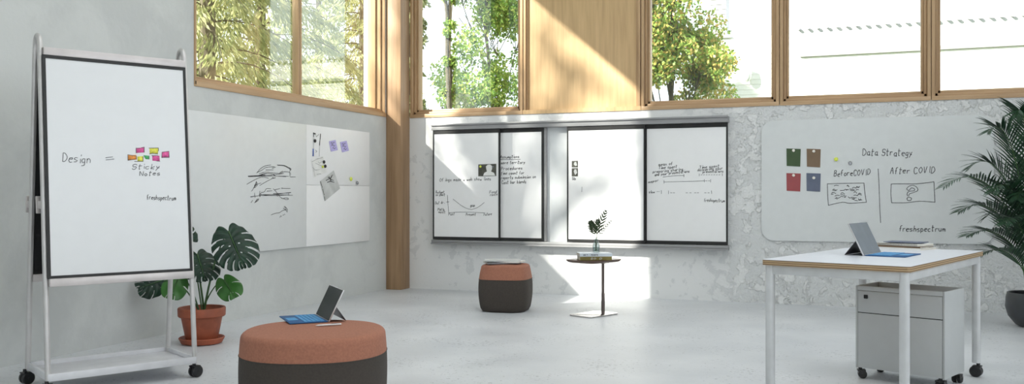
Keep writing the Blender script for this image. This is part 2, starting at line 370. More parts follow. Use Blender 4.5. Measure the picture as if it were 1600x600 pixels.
# ================================================================== THE ROOM
XL, YB, ZS = -5.27, 9.70, 2.08
XR, YR, ZC = 5.0, -4.5, 5.32
struct(MB().box(XL - 0.3, XR + 0.3, YR - 0.3, YB + 0.3, -0.2, 0).build('floor', M['concrete'], loc=(0, 0, 0)))
struct(MB().box(XL - 0.3, XR + 0.3, YR - 0.3, YB + 0.3, ZC, ZC + 0.2).build('ceiling', M['plain_white'], loc=(0, 0, ZC)))
y0w = on_left(303, 130).y; y1w = 9.455; ztop = 5.25
wl = MB().box(XL - 0.3, XL, YR - 0.3, y0w, 0, ZC).box(XL - 0.3, XL, y0w, YB + 0.3, 0, ZS).box(XL - 0.3, XL, y1w, YB + 0.3, ZS, ZC).box(XL - 0.3, XL, y0w, y1w, ztop, ZC)
struct(wl.build('wall_left', M['plaster_left'], loc=(0, 0, 0)))
struct(MB().box(XL, XR + 0.3, YB, YB + 0.3, 0, ZS).box(XL, XR + 0.3, YB, YB + 0.3, ztop, ZC).build('wall_back', M['plaster_back'], loc=(0, 0, 0)))
# unseen sides: walls with wide openings
struct(MB().box(XR, XR + 0.3, YR, YB, 0, 2.0).box(XR, XR + 0.3, YR, YB, 4.65, ZC).box(XR, XR + 0.3, 6.1, YB, 2.0, 4.65).box(XR, XR + 0.3, YR, -1.1, 2.0, 4.65).build('wall_right', M['plain_white'], loc=(0, 0, 0)))
struct(MB().box(XL, XR, YR - 0.3, YR, 0, 1.6).box(XL, XR, YR - 0.3, YR, 3.6, ZC).box(XL, -3.5, YR - 0.3, YR, 1.6, 3.6).box(2.5, XR, YR - 0.3, YR, 1.6, 3.6).build('wall_rear', M['plain_white'], loc=(0, 0, 0)))

# left window: two panes
def px_y(px): return on_left(px, 200).y
fr = MB()
x_in, x_out = XL + 0.012, XL - 0.215
fr.box(x_out, x_in, y0w, y1w, ZS - 0.012, ZS + 0.035)
fr.box(x_out, XL - 0.03, y0w, y1w, ZS + 0.035, ZS + 0.062)
fr.box(x_out, XL - 0.06, y0w, y1w, ZS + 0.062, ZS + 0.085)
fr.box(x_out, x_in, y0w, y1w, ztop - 0.05, ztop)
w1 = struct(fr.build('window_1', M['frame_wood_y'], loc=(0, 0, 0), bevel=0.003))
jb = MB()
jb.box(x_out, x_in, y0w - 0.001, y0w + 0.02, ZS, ztop)
jb.box(x_out, XL, y1w - 0.012, y1w, ZS, ztop); jb.box(x_out, XL - 0.05, y1w - 0.030, y1w - 0.016, ZS, ztop); jb.box(x_out, XL - 0.11, y1w - 0.050, y1w - 0.034, ZS, ztop)
ym = on_left(465, 200, XL - 0.17).y
jb.box(x_out, XL - 0.14, ym - 0.034, ym - 0.003, ZS + 0.03, ztop); jb.box(x_out, XL - 0.14, ym + 0.003, ym + 0.034, ZS + 0.03, ztop)
jb.build('frame_upright', M['frame_wood'], w1, bevel=0.003)
gk = MB().box(XL - 0.2, XL - 0.143, ym - 0.003, ym + 0.003, ZS + 0.06, ztop).box(XL - 0.19, XL - 0.053, y1w - 0.016, y1w - 0.012, ZS + 0.06, ztop).box(XL - 0.19, XL - 0.113, y1w - 0.034, y1w - 0.030, ZS + 0.06, ztop)
gk.build('gasket', M['dark_gasket'], w1)
MB().box(XL - 0.19, XL - 0.185, y0w, ym - 0.02, ZS + 0.05, ztop).build('window_pane', M['pane'], w1)
MB().box(XL - 0.19, XL - 0.185, ym + 0.02, y1w - 0.04, ZS + 0.05, ztop).build('window_pane', M['pane'], w1)

# corner post
post = MB().box(XL, -5.071, 9.468, YB, 0, ZC).build('trim_1', M['post_wood'], loc=(XL, 9.468, 0), bevel=0.006); struct(post)

# back windows
def bx(px): return on_back(px, 150).x
def back_window(idx, p0, p1, lpx=9, rpx=9, mull=()):
    xa, xb = bx(p0), bx(p1); wa = 0.10; yi, yo = YB - 0.012, YB + 0.17
    rt = MB().box(xa, xb, yi, yo, ZS - 0.012, ZS + 0.03).box(xa, xb, YB + 0.03, yo, ZS + 0.03, ZS + 0.06).box(xa, xb, YB + 0.06, yo, ZS + 0.06, ZS + 0.09).box(xa, xb, yi, yo, ztop - 0.05, ztop)
    root = struct(rt.build('window_%d' % idx, M['frame_wood_x'], loc=(xa, YB, ZS), bevel=0.003)); 
    inv = Matrix.Translation(-root.location)
    j = MB()
    for x, sgn in ((xa, 1), (xb, -1)):
        for d0, d1, y in ((0, 0.032, YB - 0.01), (0.034, 0.060, YB + 0.03), (0.062, 0.085, YB + 0.06)):
            xs = sorted((x + sgn * d0, x + sgn * d1)); j.box(xs[0], xs[1], y, yo, ZS + 0.01, ztop, inv)
    j.build('frame_upright', M['frame_wood'], root, bevel=0.003)
    g = MB()
    for x, sgn in ((xa, 1), (xb, -1)):
        for d in (0.033, 0.061):
            g.box(x + sgn * d - 0.004, x + sgn * d + 0.004, YB + 0.035 if d < 0.05 else YB + 0.065, yo - 0.01, ZS + 0.06, ztop, inv)
    g.build('gasket', M['dark_gasket'], root)
    MB().box(xa + 0.05, xb - 0.05, YB + 0.115, YB + 0.12, ZS + 0.05, ztop, inv).build('window_pane', M['pane'], root)
back_window(2, 641, 817)
back_window(3, 1002, 1217.5)
back_window(4, 1218.5, 1454.5)
back_window(5, 1455.5, 1720)
struct(MB().box(bx(1720), XR, YB, YB + 0.3, ZS, ztop).build('wall_back_right', M['plain_white'], loc=(0, 0, 0)))
# wooden wall panel between the windows
xa, xb = bx(817.5), bx(1001.5)
pn = MB().box(xa + 0.03, xb - 0.03, YB + 0.03, YB + 0.06, ZS + 0.03, ztop).box(xa, xb, YB - 0.012, YB + 0.17, ZS - 0.012, ZS + 0.035)
pn = struct(pn.build('trim_2', M['panel_wood'], loc=(xa, YB, ZS)))
inv = Matrix.Translation(-pn.location)
q = MB()
q.box(xa + 0.006, xa + 0.035, YB - 0.01, YB + 0.1, ZS + 0.03, ztop, inv).box(xb - 0.035, xb - 0.006, YB - 0.01, YB + 0.1, ZS + 0.03, ztop, inv)
q.box(xa + 0.035, xa + 0.055, YB + 0.01, YB + 0.1, ZS + 0.03, ztop, inv).box(xb - 0.055, xb - 0.035, YB + 0.01, YB + 0.1, ZS + 0.03, ztop, inv)
q.build('frame_upright', M['frame_wood'], pn, bevel=0.003)
MB().box(xa + 0.001, xa + 0.005, YB + 0.0, YB + 0.1, ZS + 0.03, ztop, inv).build('gasket', M['dark_gasket'], pn)

# ================================================================== OUTSIDE
struct(MB().box(-60, 60, -60, 90, -0.5, -0.21).build('ground', M['outer_ground'], loc=(0, 0, -0.3)))
def leaf_diamond(mb, p, d, n, L, W):
    d = d.normalized(); s_ = d.cross(n)
    if s_.length < 1e-4: s_ = Vector((1, 0, 0))
    s_.normalize()
    mb.add([p, p + d * L * 0.5 + s_ * W * 0.5, p + d * L, p + d * L * 0.5 - s_ * W * 0.5], [(0, 1, 2, 3)])
def rv(r): 
    while True:
        v = Vector((r.uniform(-1, 1), r.uniform(-1, 1), r.uniform(-1, 1)))
        if 0.05 < v.length < 1: return v
def leafy_tree(label, loc, h, blobs, n, size, m, seed, trunk_r=0.12, lean=(0, 0), group=None, name='leafy_tree'):
    r = random.Random(seed); root = thing(name, label, 'tree', loc, 0, group)
    t = MB(); top = Vector((lean[0], lean[1], h * 0.9))
    pts = [top * (i / 8) + Vector((r.uniform(-.06, .06), r.uniform(-.06, .06), 0)) * i * 0.4 for i in range(9)]
    t.tube(pts, 0, 10, rad=[trunk_r * (1 - 0.85 * i / 8) + 0.01 for i in range(9)])
    fol = MB(); cs = []
    for c, rad in blobs:
        c = Vector(c); cs.append((c, rad))
        i = min(8, max(1, int(c.z / h * 8) - 1)); a = pts[i]
        mid = a.lerp(c, 0.5) + Vector((0, 0, -0.15 * rad))
        t.tube([a, mid, c], 0, 6, rad=[trunk_r * 0.4, trunk_r * 0.22, trunk_r * 0.08])
        for k in range(5):
            e = c + rv(r) * rad * 0.85; t.tube([mid.lerp(c, 0.4), e], 0, 5, rad=[trunk_r * 0.15, 0.008])
    tot = sum(rd ** 2.2 for _, rd in cs)
    for c, rad in cs:
        subs = [c + rv(r) * rad * 0.9 for _ in range(max(4, int(10 * rad)))]
        for _ in range(int(n * rad ** 2.2 / tot)):
            s_ = r.choice(subs); v = rv(r); p = s_ + v * rad * 0.5
            leaf_diamond(fol, p, rv(r) + Vector((0, 0, -0.5)), rv(r), size * r.uniform(0.7, 1.3), size * r.uniform(0.5, 0.8))
    t.build('trunk', M['bark'], root); fol.build('foliage', M[m], root, angle=180)
    return root
def blobs_in(seed, n, x, y, z, r0, r1):
    r = random.Random(seed); return [((r.uniform(*x), r.uniform(*y), r.uniform(*z)), r.uniform(r0, r1)) for _ in range(n)]
def conifer(label, loc, h, rad, n, seed, size=0.12):
    r = random.Random(seed); root = thing('conifer_tree', label, 'tree', loc, 0, None)
    t = MB(); t.tube([(0, 0, 0), (0.03, 0, h * 0.5), (0, 0, h)], 0, 8, rad=[0.16, 0.1, 0.02])
    fol = MB(); nb = 110
    for b in range(nb):
        f = (b + 0.5) / nb; z = h * (0.06 + 0.94 * f); L = rad * (1 - f) ** 0.75 * r.uniform(0.75, 1.15) + 0.15; a = b * 2.399 + r.uniform(-.3, .3)
        d = Vector((math.cos(a), math.sin(a), 0)); P = []
        for k in range(7):
            u = k / 6; P.append(Vector((0, 0, z)) + d * L * u + Vector((0, 0, 0.25 * L * u - 0.55 * L * u * u)))
        t.tube(P, 0, 4, rad=[0.012 * (1 - k / 7) + 0.003 for k in range(7)])
        for _ in range(int(n / nb * (0.4 + 1.2 * (1 - f)))):
            u = r.uniform(0.15, 1) ** 0.7; k = min(5, int(u * 6)); p = P[k].lerp(P[k + 1], u * 6 - k)
            side = Vector((-d.y, d.x, 0)) * r.uniform(-1, 1)
            p = p + side * L * 0.28 * (1.1 - u * 0.6) + Vector((0, 0, -abs(r.gauss(0, 0.12))))
            leaf_diamond(fol, p, d * 0.7 + side * 0.8 + Vector((0, 0, -0.9)), rv(r), size * r.uniform(0.7, 1.6), size * 0.3)
    t.build('trunk', M['bark'], root); fol.build('foliage', M['needle'], root, angle=180)
    return root
def away(px, d): v = at_depth(px, 302.5, d); return Vector((v.x, v.y, -0.21))
conifer('olive green conifer filling the left part of the side window', away(322, 12.8), 9.0, 2.0, 26000, 11)
conifer('feathery yellow-green conifer just left of the side window mullion', away(405, 17.6), 10.5, 2.3, 28000, 12)
conifer('pale conifer seen through the reflections of the second side pane', away(497, 28.5), 13.0, 2.6, 26000, 13)
conifer('dark narrow conifer at the right edge of the side window', away(566, 22.0), 11.0, 1.8, 24000, 14)
leafy_tree('bright green broadleaf tree in the first back window, right of the thin trunk', away(768, 19), 8.5, blobs_in(21, 22, (-0.6, 0.95), (-1.0, 1.0), (1.8, 7.6), 0.45, 0.8), 34000, 0.085, 'leaf_bright', 21, 0.05)
leafy_tree('slim ivy-clad tree trunk standing in the first back window', away(704, 17), 8.5, [((0, 0, z), 0.14) for z in (1.5, 2.1, 2.7, 3.3, 3.9, 4.5, 5.1, 5.7, 6.3)], 5200, 0.07, 'leaf_bright', 23, 0.06)
leafy_tree('dark edge-of-frame tree beside the corner post in the first back window', away(640, 16), 7.5, [((0, 0, z), 0.3) for z in (1.5, 2.2, 2.9, 3.6, 4.3, 5.0, 5.7)], 3000, 0.1, 'shrub', 25, 0.09)
leafy_tree('low grey-green shrub under the thin trunk in the first back window', away(683, 15), 3.1, blobs_in(26, 7, (-0.55, 0.6), (-0.4, 0.4), (1.6, 2.75), 0.3, 0.5), 4200, 0.085, 'shrub', 26, 0.035, name='garden_shrub')
leafy_tree('autumn-tinted tree in front of the white house, left of its gable', away(1052, 15.5), 8.5, blobs_in(31, 14, (-0.55, 0.5), (-0.6, 0.6), (2.3, 7.0), 0.42, 0.72), 32000, 0.075, 'leaf_autumn', 31, 0.05)
# the tree outside the side windows whose crown dapples the sunlight
def clear_of(c):
    # position of the twig cluster as its shadow falls on the back wall: an opening in the crown there
    X, Y, Z = c[0] - 12.4, c[1] + 0.6, c[2] - 0.21
    k = (YB - Y) / 1.0; wx = X + 0.958 * k; wz = Z - 0.853 * k
    return not ((-3.3 < wx < -1.6 and -1.2 < wz < 2.0) or (-5.6 < wx < -4.8 and 1.6 < wz < 4.0))
def shade_blob(wx, wz, off, rad):
    # a leaf cluster in the crown, given by where its shadow lands on the back wall
    k = (wx + 12.4 + off) / 0.958
    return ((off, YB - k - 0.6, wz + 0.853 * k + 0.21), rad * 1.5)
SHADE_SPOTS = [(-3.55, 2.5, 0.3, .22), (-3.35, 3.0, -0.4, .2), (-3.2, 2.35, 0.5, .2), (-3.0, 2.75, 0.0, .22), (-2.8, 2.45, -0.6, .18), (-2.6, 2.3, 0.6, .16), (-3.45, 2.15, -0.8, .2), (-2.95, 2.2, 0.9, .2),
               (-4.6, 1.5, 0.2, .22), (-4.3, 1.2, -0.5, .22), (-4.0, 1.6, 0.6, .22), (-3.9, 1.0, 0, .2), (-3.6, 1.3, 0.3, .2), (-3.5, 0.8, -0.3, .2), (-4.5, 1.9, 0.5, .2), (-3.7, 1.9, -.2, .22),
               (-3.0, 1.75, 0.3, .16), (-2.7, 1.9, -0.3, .16), (-2.5, 1.6, 0.2, .14)]
leafy_tree('large broadleaf tree standing outside beyond the side windows, dappling the sun', (-12.4, 0.6, -0.21), 12.5, [b for b in blobs_in(41, 64, (-2.0, 2.0), (-3.6, 3.4), (5.6, 12.6), 0.28, 0.5) if clear_of(b[0])] + [shade_blob(*q) for q in SHADE_SPOTS], 3000, 0.12, 'leaf_bright', 41, 0.10, name='shade_tree')

# white house across the garden
HY = 22.0
def hp(px, py): return on_back(px, py, HY)
hx0 = hp(1088, 150).x
house = thing('white_house', 'long low white brick house with a grey tiled roofline across the garden', 'building', (hx0, HY, -0.21))
def hb(mb): return mb
zt = 5.02; ze = 4.50
hm = MB().box(0, 16, 0, 6, 0, zt + 0.1)
for k in range(40): hm.box(0.0, 16, -0.012, 0.0, 0.12 * k + 0.01, 0.12 * k + 0.108)
hm.build('wall', M['house_wall'], house)
x1 = hp(1250, 76).x - hx0
MB().box(x1, 16.1, -0.07, 0.0, ze + 0.06, ze + 0.15).build('eave', M['house_dark'], house)  # eave board; its dark grey stands in for the shadow line
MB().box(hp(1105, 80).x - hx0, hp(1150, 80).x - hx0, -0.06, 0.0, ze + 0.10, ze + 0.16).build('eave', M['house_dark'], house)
rf = MB()
k = 0; xs = hp(1248, 40).x - hx0
while xs + 0.21 * k < 16:
    cx = xs + 0.21 * k; rf.tube([(cx, -0.1, zt + 0.20 + 0.005 * (k % 2)), (cx, 1.2, zt + 0.36)], 0.035, 8); k += 1
rf.box(xs - 0.1, 16.1, -0.0, 6, zt + 0.1, zt + 0.185)
rf.build('roof_tiles', M['tile'], house)
ch = MB().box(hp(1108, 20).x - hx0, hp(1132, 20).x - hx0, 0.2, 0.9, zt, zt + 3.0)
for k in range(24): ch.box(hp(1108, 20).x - hx0 - 0.01, hp(1132, 20).x - hx0 + 0.01, 0.185, 0.2, zt + 0.12 * k, zt + 0.12 * k + 0.07)
ch.build('chimney', M['tile'], house)
MB().box(hp(1105, 50).x - hx0, hp(1143, 50).x - hx0, -0.06, 0.3, zt + 0.1, zt + 0.16).build('roof_tiles', M['tile'], house)
lp = hp(1169, 118)
wlmp = thing('wall_lantern', 'small round lantern on the white wall of the house across the garden', 'lamp', (lp.x, HY - 0.02, lp.z))
MB().lathe([(0.02, 0.22), (0.09, 0.17), (0.11, 0.05), (0.09, -0.1), (0.03, -0.17)], 14, (0, -0.16, 0)).build('shade', M['skin_right'], wlmp)
MB().box(-0.05, 0.05, -0.14, 0.0, 0.02, 0.12).build('bracket', M['tile'], wlmp)

# ================================================================== LEFT WALL BOARD
left_n = Vector((1, 0, 0))
ya, yc, yb = 5.3, on_left(476, 290).y, on_left(575, 290).y
zt_, zb_, zm = 1.857, 0.606, 1.15 + 12.0 * 10.336 / 1396
XB = XL + 0.022
lw = thing('wall_whiteboard', 'long frameless pale whiteboard on the left wall behind the monstera', 'whiteboard', (XL, 7.1, zb_))
def lbox(mb, x0, x1, y0, y1, z0, z1): return mb.box(x0 - XL, x1 - XL, y0 - 7.1, y1 - 7.1, z0 - zb_, z1 - zb_)
lbox(MB(), XL, XB, ya, yc - 0.001, zb_, zt_).build('board_panel', M['skin'], lw, bevel=0.002)
lbox(MB(), XL, XB, yc + 0.001, yb, zm + 0.0015, zt_).build('board_panel', M['skin_white'], lw, bevel=0.002)
lbox(MB(), XL, XB, yc + 0.001, yb, zb_, zm - 0.0015).build('board_panel', M['skin_white'], lw, bevel=0.002)
pl = lambda x, y: on_left(x, y, XB)
def scribble(x0, y0, sx, sy, rows): return [[(x0 + sx * a, y0 + sy * b) for a, b in r] for r in rows]
k7 = 1 / 5.454
def zz(pts): return smooth([(370 + a * k7, 240 + b * k7) for a, b in pts], 3)
S = [zz(p) for p in [
 [(95, 195), (180, 190), (300, 185)], [(95, 192), (240, 183)], [(100, 197), (300, 190), (420, 197)], [(300, 190), (440, 193)], [(455, 199), (500, 199)],
 [(168, 165), (200, 130), (240, 105), (290, 97)], [(175, 160), (215, 140), (250, 118), (320, 112)], [(343, 97), (400, 100), (440, 118), (462, 135)], [(350, 101), (400, 104), (445, 128), (458, 145)],
 [(245, 140), (310, 138)], [(300, 125), (330, 115)], [(190, 172), (240, 158), (320, 165), (370, 170), (400, 155), (450, 160), (458, 185)], [(180, 190), (260, 170), (330, 178), (400, 168)],
 [(190, 185), (230, 172), (290, 172), (330, 190)], [(85, 262), (140, 230), (210, 200), (270, 210)], [(310, 208), (240, 245), (195, 272)], [(300, 205), (330, 208)], [(312, 212), (328, 204)],
 [(165, 235), (175, 275)], [(165, 240), (140, 300), (125, 320)], [(150, 270), (205, 250)], [(140, 300), (170, 245), (165, 280), (145, 290), (170, 260)], [(446, 120), (462, 132), (450, 150), (452, 195)], [(390, 150), (365, 165)],
 [(115, 368), (160, 362), (300, 350), (475, 355)], [(118, 370), (150, 364)], [(200, 345), (300, 350), (460, 330)], [(310, 342), (400, 338), (460, 333)], [(200, 357), (330, 358), (440, 352)], [(440, 335), (445, 355)],
 [(205, 332), (235, 325), (250, 300), (290, 300)], [(255, 320), (300, 316)], [(310, 300), (335, 325), (370, 370), (395, 385)], [(320, 310), (365, 298)], [(380, 295), (420, 297), (455, 297)], [(385, 290), (385, 300)],
 [(150, 335), (155, 375), (150, 350)], [(195, 320), (195, 370), (203, 340), (188, 352)], [(120, 418), (135, 398)], [(150, 420), (185, 385), (180, 400), (155, 415), (175, 385)], [(380, 380), (400, 385)], [(400, 380), (430, 378), (440, 388), (415, 392), (400, 382)], [(340, 345), (345, 365)],
 [(292, 523), (330, 508), (360, 505), (385, 488), (410, 480)], [(395, 465), (415, 480), (425, 495)], [(410, 450), (430, 475), (428, 500)], [(402, 450), (420, 470)], [(405, 472), (425, 480)],
 [(365, 545), (375, 530), (380, 538)], [(390, 525), (402, 522)], [(405, 515), (410, 520)]]]
ink(S, pl, left_n, 0.0045, 'marker_drawing', M['ink'], lw)
# sheet helper for flat paper stuck on a wall-mounted surface
def sheet(name, label, cat, corners, proj, normal, m, group=None, thick=0.0012, lift=0.0016, curl=0.0):
    P = [proj(*c) + normal * lift for c in corners]; c0 = sum(P, Vector()) / 4
    Q = [p + normal * thick for p in P]
    o = MB().add(P + Q, [(0, 1, 2, 3), (7, 6, 5, 4), (0, 4, 5, 1), (1, 5, 6, 2), (2, 6, 7, 3), (3, 7, 4, 0)]).build(name, m, loc=c0)
    if label: tag(o, label, cat, group)
    return o
def marks(o, strokes, proj, normal, m, width, name='printed_lines', lift=0.0036):
    return ink(strokes, proj, normal, width, name, m, o, lift)
def z9(pts): return [(460 + a / 4.614, 190 + b / 4.614) for a, b in pts]
o = sheet('paper_strip', 'narrow curling paper strip with a blue block at the foot, left wall board', 'paper', z9([(130, 80), (192, 88), (186, 255), (126, 248)]), pl, left_n, M['skin_white'])
marks(o, [z9([(137, 82), (137, 108)]), z9([(186, 90), (183, 128)]), z9([(182, 135), (179, 170)]), z9([(135, 85), (150, 88)])], pl, left_n, M['black'], 0.013)
marks(o, [z9([(179, 175), (177, 250)]), z9([(137, 108), (135, 195)]), z9([(150, 90), (155, 110), (175, 92)]), z9([(150, 205), (160, 215), (152, 222)])], pl, left_n, M['ink_soft'], 0.004)
marks(o, [z9([(134, 200), (133, 245)])], pl, left_n, M['blue_ink'], 0.022, 'blue_block')
o = sheet('sketch_sheet', 'thin sketched sheet held by round magnets below the paper strip', 'paper', z9([(118, 275), (205, 248), (235, 365), (138, 402)]), pl, left_n, M['paper'])
marks(o, [z9([(125, 290), (160, 270), (200, 260)]), z9([(130, 330), (150, 350), (180, 345)]), z9([(150, 300), (200, 320)]), z9([(160, 380), (190, 375)]), z9([(128, 300), (140, 360), (146, 395)]), z9([(170, 290), (180, 300), (200, 285)])], pl, left_n, M['seam'], 0.005)
o = sheet('photo_print', 'tilted grey print with a black sketch in its upper corner, left wall board', 'picture', z9([(182, 432), (282, 352), (328, 482), (218, 574)]), pl, left_n, M['paper_grey'])
marks(o, [z9([(225, 425), (262, 405), (275, 382)]), z9([(240, 400), (258, 415), (282, 425)]), z9([(248, 395), (262, 425)]), z9([(235, 438), (260, 430), (285, 438)]), z9([(265, 385), (255, 430)])], pl, left_n, M['ink'], 0.007)
marks(o, [z9([(186, 432), (200, 475)]), z9([(203, 485), (213, 530)]), z9([(214, 540), (219, 568)])], pl, left_n, M['photo_dark'], 0.008)
for i, (c, lab) in enumerate([([(248, 142), (295, 132), (312, 205), (262, 217)], 'left one of the two lilac sticky notes on the left wall board'),
                              ([(328, 148), (375, 138), (392, 210), (342, 222)], 'right one of the two lilac sticky notes on the left wall board')]):
    o = sheet('sticky_note', lab, 'sticky note', z9(c), pl, left_n, M['lilac'], 'lilac sticky notes on the left wall board', 0.0015)
    x, y = c[0]
    marks(o, [z9([(x + 12, y + 12), (x + 20, y + 8), (x + 24, y + 18)]), z9([(x + 28, y + 10), (x + 40, y + 8)]), z9([(x + 16, y + 32), (x + 28, y + 28), (x + 34, y + 36), (x + 42, y + 30)]), z9([(x + 26, y + 50), (x + 30, y + 44), (x + 38, y + 56), (x + 46, y + 46)]), z9([(x + 16, y + 22), (x + 30, y + 20)])], pl, left_n, M['ink'], 0.005, 'handwriting')
def magnet(label, p, n, m, r=0.016):
    t = thing('magnet', label, 'magnet', p, 0)
    mb = MB(); q = n.to_track_quat('Z', 'Y').to_matrix().to_4x4()
    mb.lathe([(r * 0.75, 0), (r, 0.003), (r, 0.009), (r * 0.8, 0.013), (r * 0.4, 0.0145)], 18)
    mb.v = [q @ v for v in mb.v]; o = mb.build('disc', m, t)
    bpy.data.objects.remove(t); o.name = 'magnet'; o.location = p; return tag(o, label, 'magnet')
for px, py, m, lab, r_ in ((208, 291, 'black', 'black magnet on the sketch sheet, the upper one', .018), (217, 322, 'black', 'black magnet on the sketch sheet, right of the yellow one', .018), (199, 326, 'magnet_yellow', 'yellow magnet on the sketch sheet', .014),
                       (404, 414, 'magnet_yellow', 'yellow-green magnet alone on the left wall board near its right edge', .022), (449, 442, 'magnet_grey', 'grey ring magnet beside the yellow-green one on the left wall board', .02), (143, 139, 'black', 'black magnet on the narrow paper strip', .018)):
    (px, py), = z9([(px, py)])
    magnet(lab, pl(px, py) + left_n * 0.004, left_n, M[m], r_)

# ================================================================== BACK BOARD SYSTEM
bn = Vector((0, -1, 0))
bs = thing('sliding_whiteboard', 'wide sliding whiteboard system in grey rails on the back wall', 'whiteboard', (bx(906), YB, 0.55))
O = Vector((bx(906), YB, 0.55)); T = Matrix.Translation(-O)
xl, xr = on_back(675, 200, YB - .08).x, on_back(1138, 200, YB - .08).x
MB().box(xl, xr, YB - 0.10, YB, 1.905, 1.97, T).box(xl, xr, YB - 0.115, YB - 0.10, 1.955, 1.975, T).build('top_rail', M['rail'], bs, bevel=0.003)
MB().box(xl, xr, YB - 0.10, YB, 0.565, 0.60, T).box(xl, xr, YB - 0.12, YB - 0.0, 0.55, 0.565, T).build('bottom_rail', M['rail'], bs, bevel=0.003)
MB().box(xl + 0.02, xr - 0.02, YB - 0.02, YB, 0.60, 1.905, T).build('backing_board', M['board_back'], bs)
YF, YM = YB - 0.085, YB - 0.05
def slide(p0, p1, y, gray=None, wide=0.016):
    x0, x1 = on_back(p0, 300, y).x, on_back(p1, 300, y).x
    z0, z1 = 0.604, 1.902; e = wide
    pnl = MB().box(x0 + e, x1 - e, y, y + 0.018, z0 + 0.035, z1 - 0.045, T).build('sliding_panel', M['board'], bs)
    MB().box(x0, x0 + e, y - 0.004, y + 0.022, z0, z1, T).box(x1 - e, x1, y - 0.004, y + 0.022, z0, z1, T).box(x0 + e, x1 - e, y - 0.003, y + 0.022, z1 - 0.045, z1, T).box(x0 + e, x1 - e, y - 0.003, y + 0.022, z0, z0 + 0.035, T).build('black_border', M['black'], pnl)
    return pnl
p1_ = slide(676.5, 781, YF); p2_ = slide(777, 850, YM, wide=0.03); p3_ = slide(886, 1008, YF); p4_ = slide(1008.5, 1137, YM)
MB().box(on_back(849, 300, YM).x, on_back(854, 300, YM).x, YM, YM + 0.025, 0.604, 1.902, T).build('panel_edge', M['rail'], bs)
pf = lambda x, y: on_back(x, y, YF); pm = lambda x, y: on_back(x, y, YM)
def zA(pts, sm=True):
    q_ = [(670 + a / 4.616, 220 + b / 4.616) for a, b in pts]; return smooth(q_, 3) if sm else q_
S = text_px('Of logs made w web show lines', 687, 283.5, 768, 281.5, 5)
S += text_px('Budget', 681, 302, 695, 302, 4) + text_px('so short', 681, 306, 696, 306, 4) + text_px('Dot dr.', 680, 319, 695, 318, 4) + text_px('Plotly', 684, 329, 695, 329, 4) + text_px('most', 685, 333, 697, 333, 4)
S += [zA([(135, 392), (138, 450), (144, 520)]), zA([(148, 519), (230, 514), (330, 516)]), zA([(335, 516), (400, 520)]), zA([(175, 420), (210, 448), (240, 470), (275, 488), (310, 495)]), zA([(310, 495), (345, 484), (375, 465), (400, 445)]), zA([(128, 442), (146, 440)])]
S += text_px('Past', 701, 336.5, 711, 336, 4) + text_px('Present', 728, 337, 744, 336.5, 4) + text_px('Future', 756, 337, 769, 336, 4) + text_px('gap', 735, 323, 743, 322, 4)
S += text_px('Food', 765, 302, 777, 301, 4) + text_px('route', 766, 306, 778, 305, 4)
ink(S, pf, bn, 0.0038, 'handwriting', M['ink'], p1_)
S = text_px('Assumptions', 782, 247.5, 812, 246.5, 4.5) + [[(782, 249.6), (813, 249)]] + text_px('more territory', 783, 256.5, 821, 255.5, 4.5) + text_px('Procedures', 783, 266, 817, 265, 5) + text_px('time count for', 783, 273, 820, 272, 4.5) + text_px('reports submission on', 783, 280, 838, 278, 4.5) + text_px('Cost bar blends', 784, 287.5, 823, 286, 4.8)
ink(S, pm, bn, 0.0045, 'handwriting', M['ink'], p2_)
def zB(pts, sm=True):
    q_ = [(1000 + a / 6, 230 + b / 6) for a, b in pts]; return smooth(q_, 3) if sm else q_
S = text_px('mean of', 1029, 259.5, 1052, 257.5, 4.5) + text_px('Time spent', 1029, 264.5, 1059, 262, 4.5) + text_px('preparing sharing', 1020, 270.5, 1068, 266, 4.2) + text_px('and your presentations', 1023, 275, 1078, 269, 4.2)
S += [zB([(215, 280), (300, 270), (410, 264)]), zB([(412, 255), (412, 280)]), zB([(225, 312), (225, 340)]), zB([(228, 326), (400, 322), (600, 316)]), zB([(603, 302), (603, 328)]), zB([(662, 302), (662, 328)]), zB([(610, 316), (630, 316)]), zB([(640, 316), (655, 316)])]
S += text_px('Time spent', 1093, 263.5, 1125, 261, 4.5) + text_px('delivering your', 1090, 267.5, 1130, 264.5, 4.2) + text_px('presentations', 1098, 270.5, 1131, 269, 4)
S += [zB([(555, 250), (555, 270)]), zB([(772, 248), (772, 270)])] + [zB([(570 + 24 * i, 259), (582 + 24 * i, 258)]) for i in range(8)]
S += text_px('mayor', 1013, 286, 1030, 283, 4) + text_px('slow --', 1014, 302, 1031, 301, 4)
S += [zB([(200, 405), (200, 437)]), zB([(267, 408), (267, 438)]), zB([(670, 408), (672, 436)])] + [zB([(x, 427), (x + 16, 427)]) for x in (285, 310, 430, 465, 510, 535, 605, 635)]
S += text_px('freshspectrum', 1100, 315, 1133, 316, 5)
ink(S, pm, bn, 0.0040, 'handwriting', M['ink'], p4_)
# prints on the sliding boards
o = sheet('portrait_print', 'small dark print of a white bust, at the right edge of the first sliding panel', 'picture', [(747.5, 257), (775.5, 256), (775.5, 275), (747.5, 275.5)], pf, bn, M['photo_dark'])
fig = [(755, 274.5), (757, 270), (761, 268), (760, 264), (759.5, 260), (762, 257.5), (766, 257), (769, 259.5), (769, 264), (767.5, 268), (772, 270), (774, 274.5)]
def patch(o, poly, proj, n, m, name, lift=0.0036):
    P = [proj(*c) + n * lift - o.location for c in poly]; k = len(P)
    return MB().add(P + [p + n * 0.0008 for p in P], [tuple(range(k)), tuple(range(2 * k - 1, k - 1, -1))] + [(i, (i + 1) % k, k + (i + 1) % k, k + i) for i in range(k)]).build(name, m, o)
patch(o, fig, pf, bn, M['paper'], 'printed_bust')
magnet('yellow magnet on the upper left corner of the bust print', pf(751.2, 260.3) + bn * 0.004, bn, M['magnet_yellow'], .014)
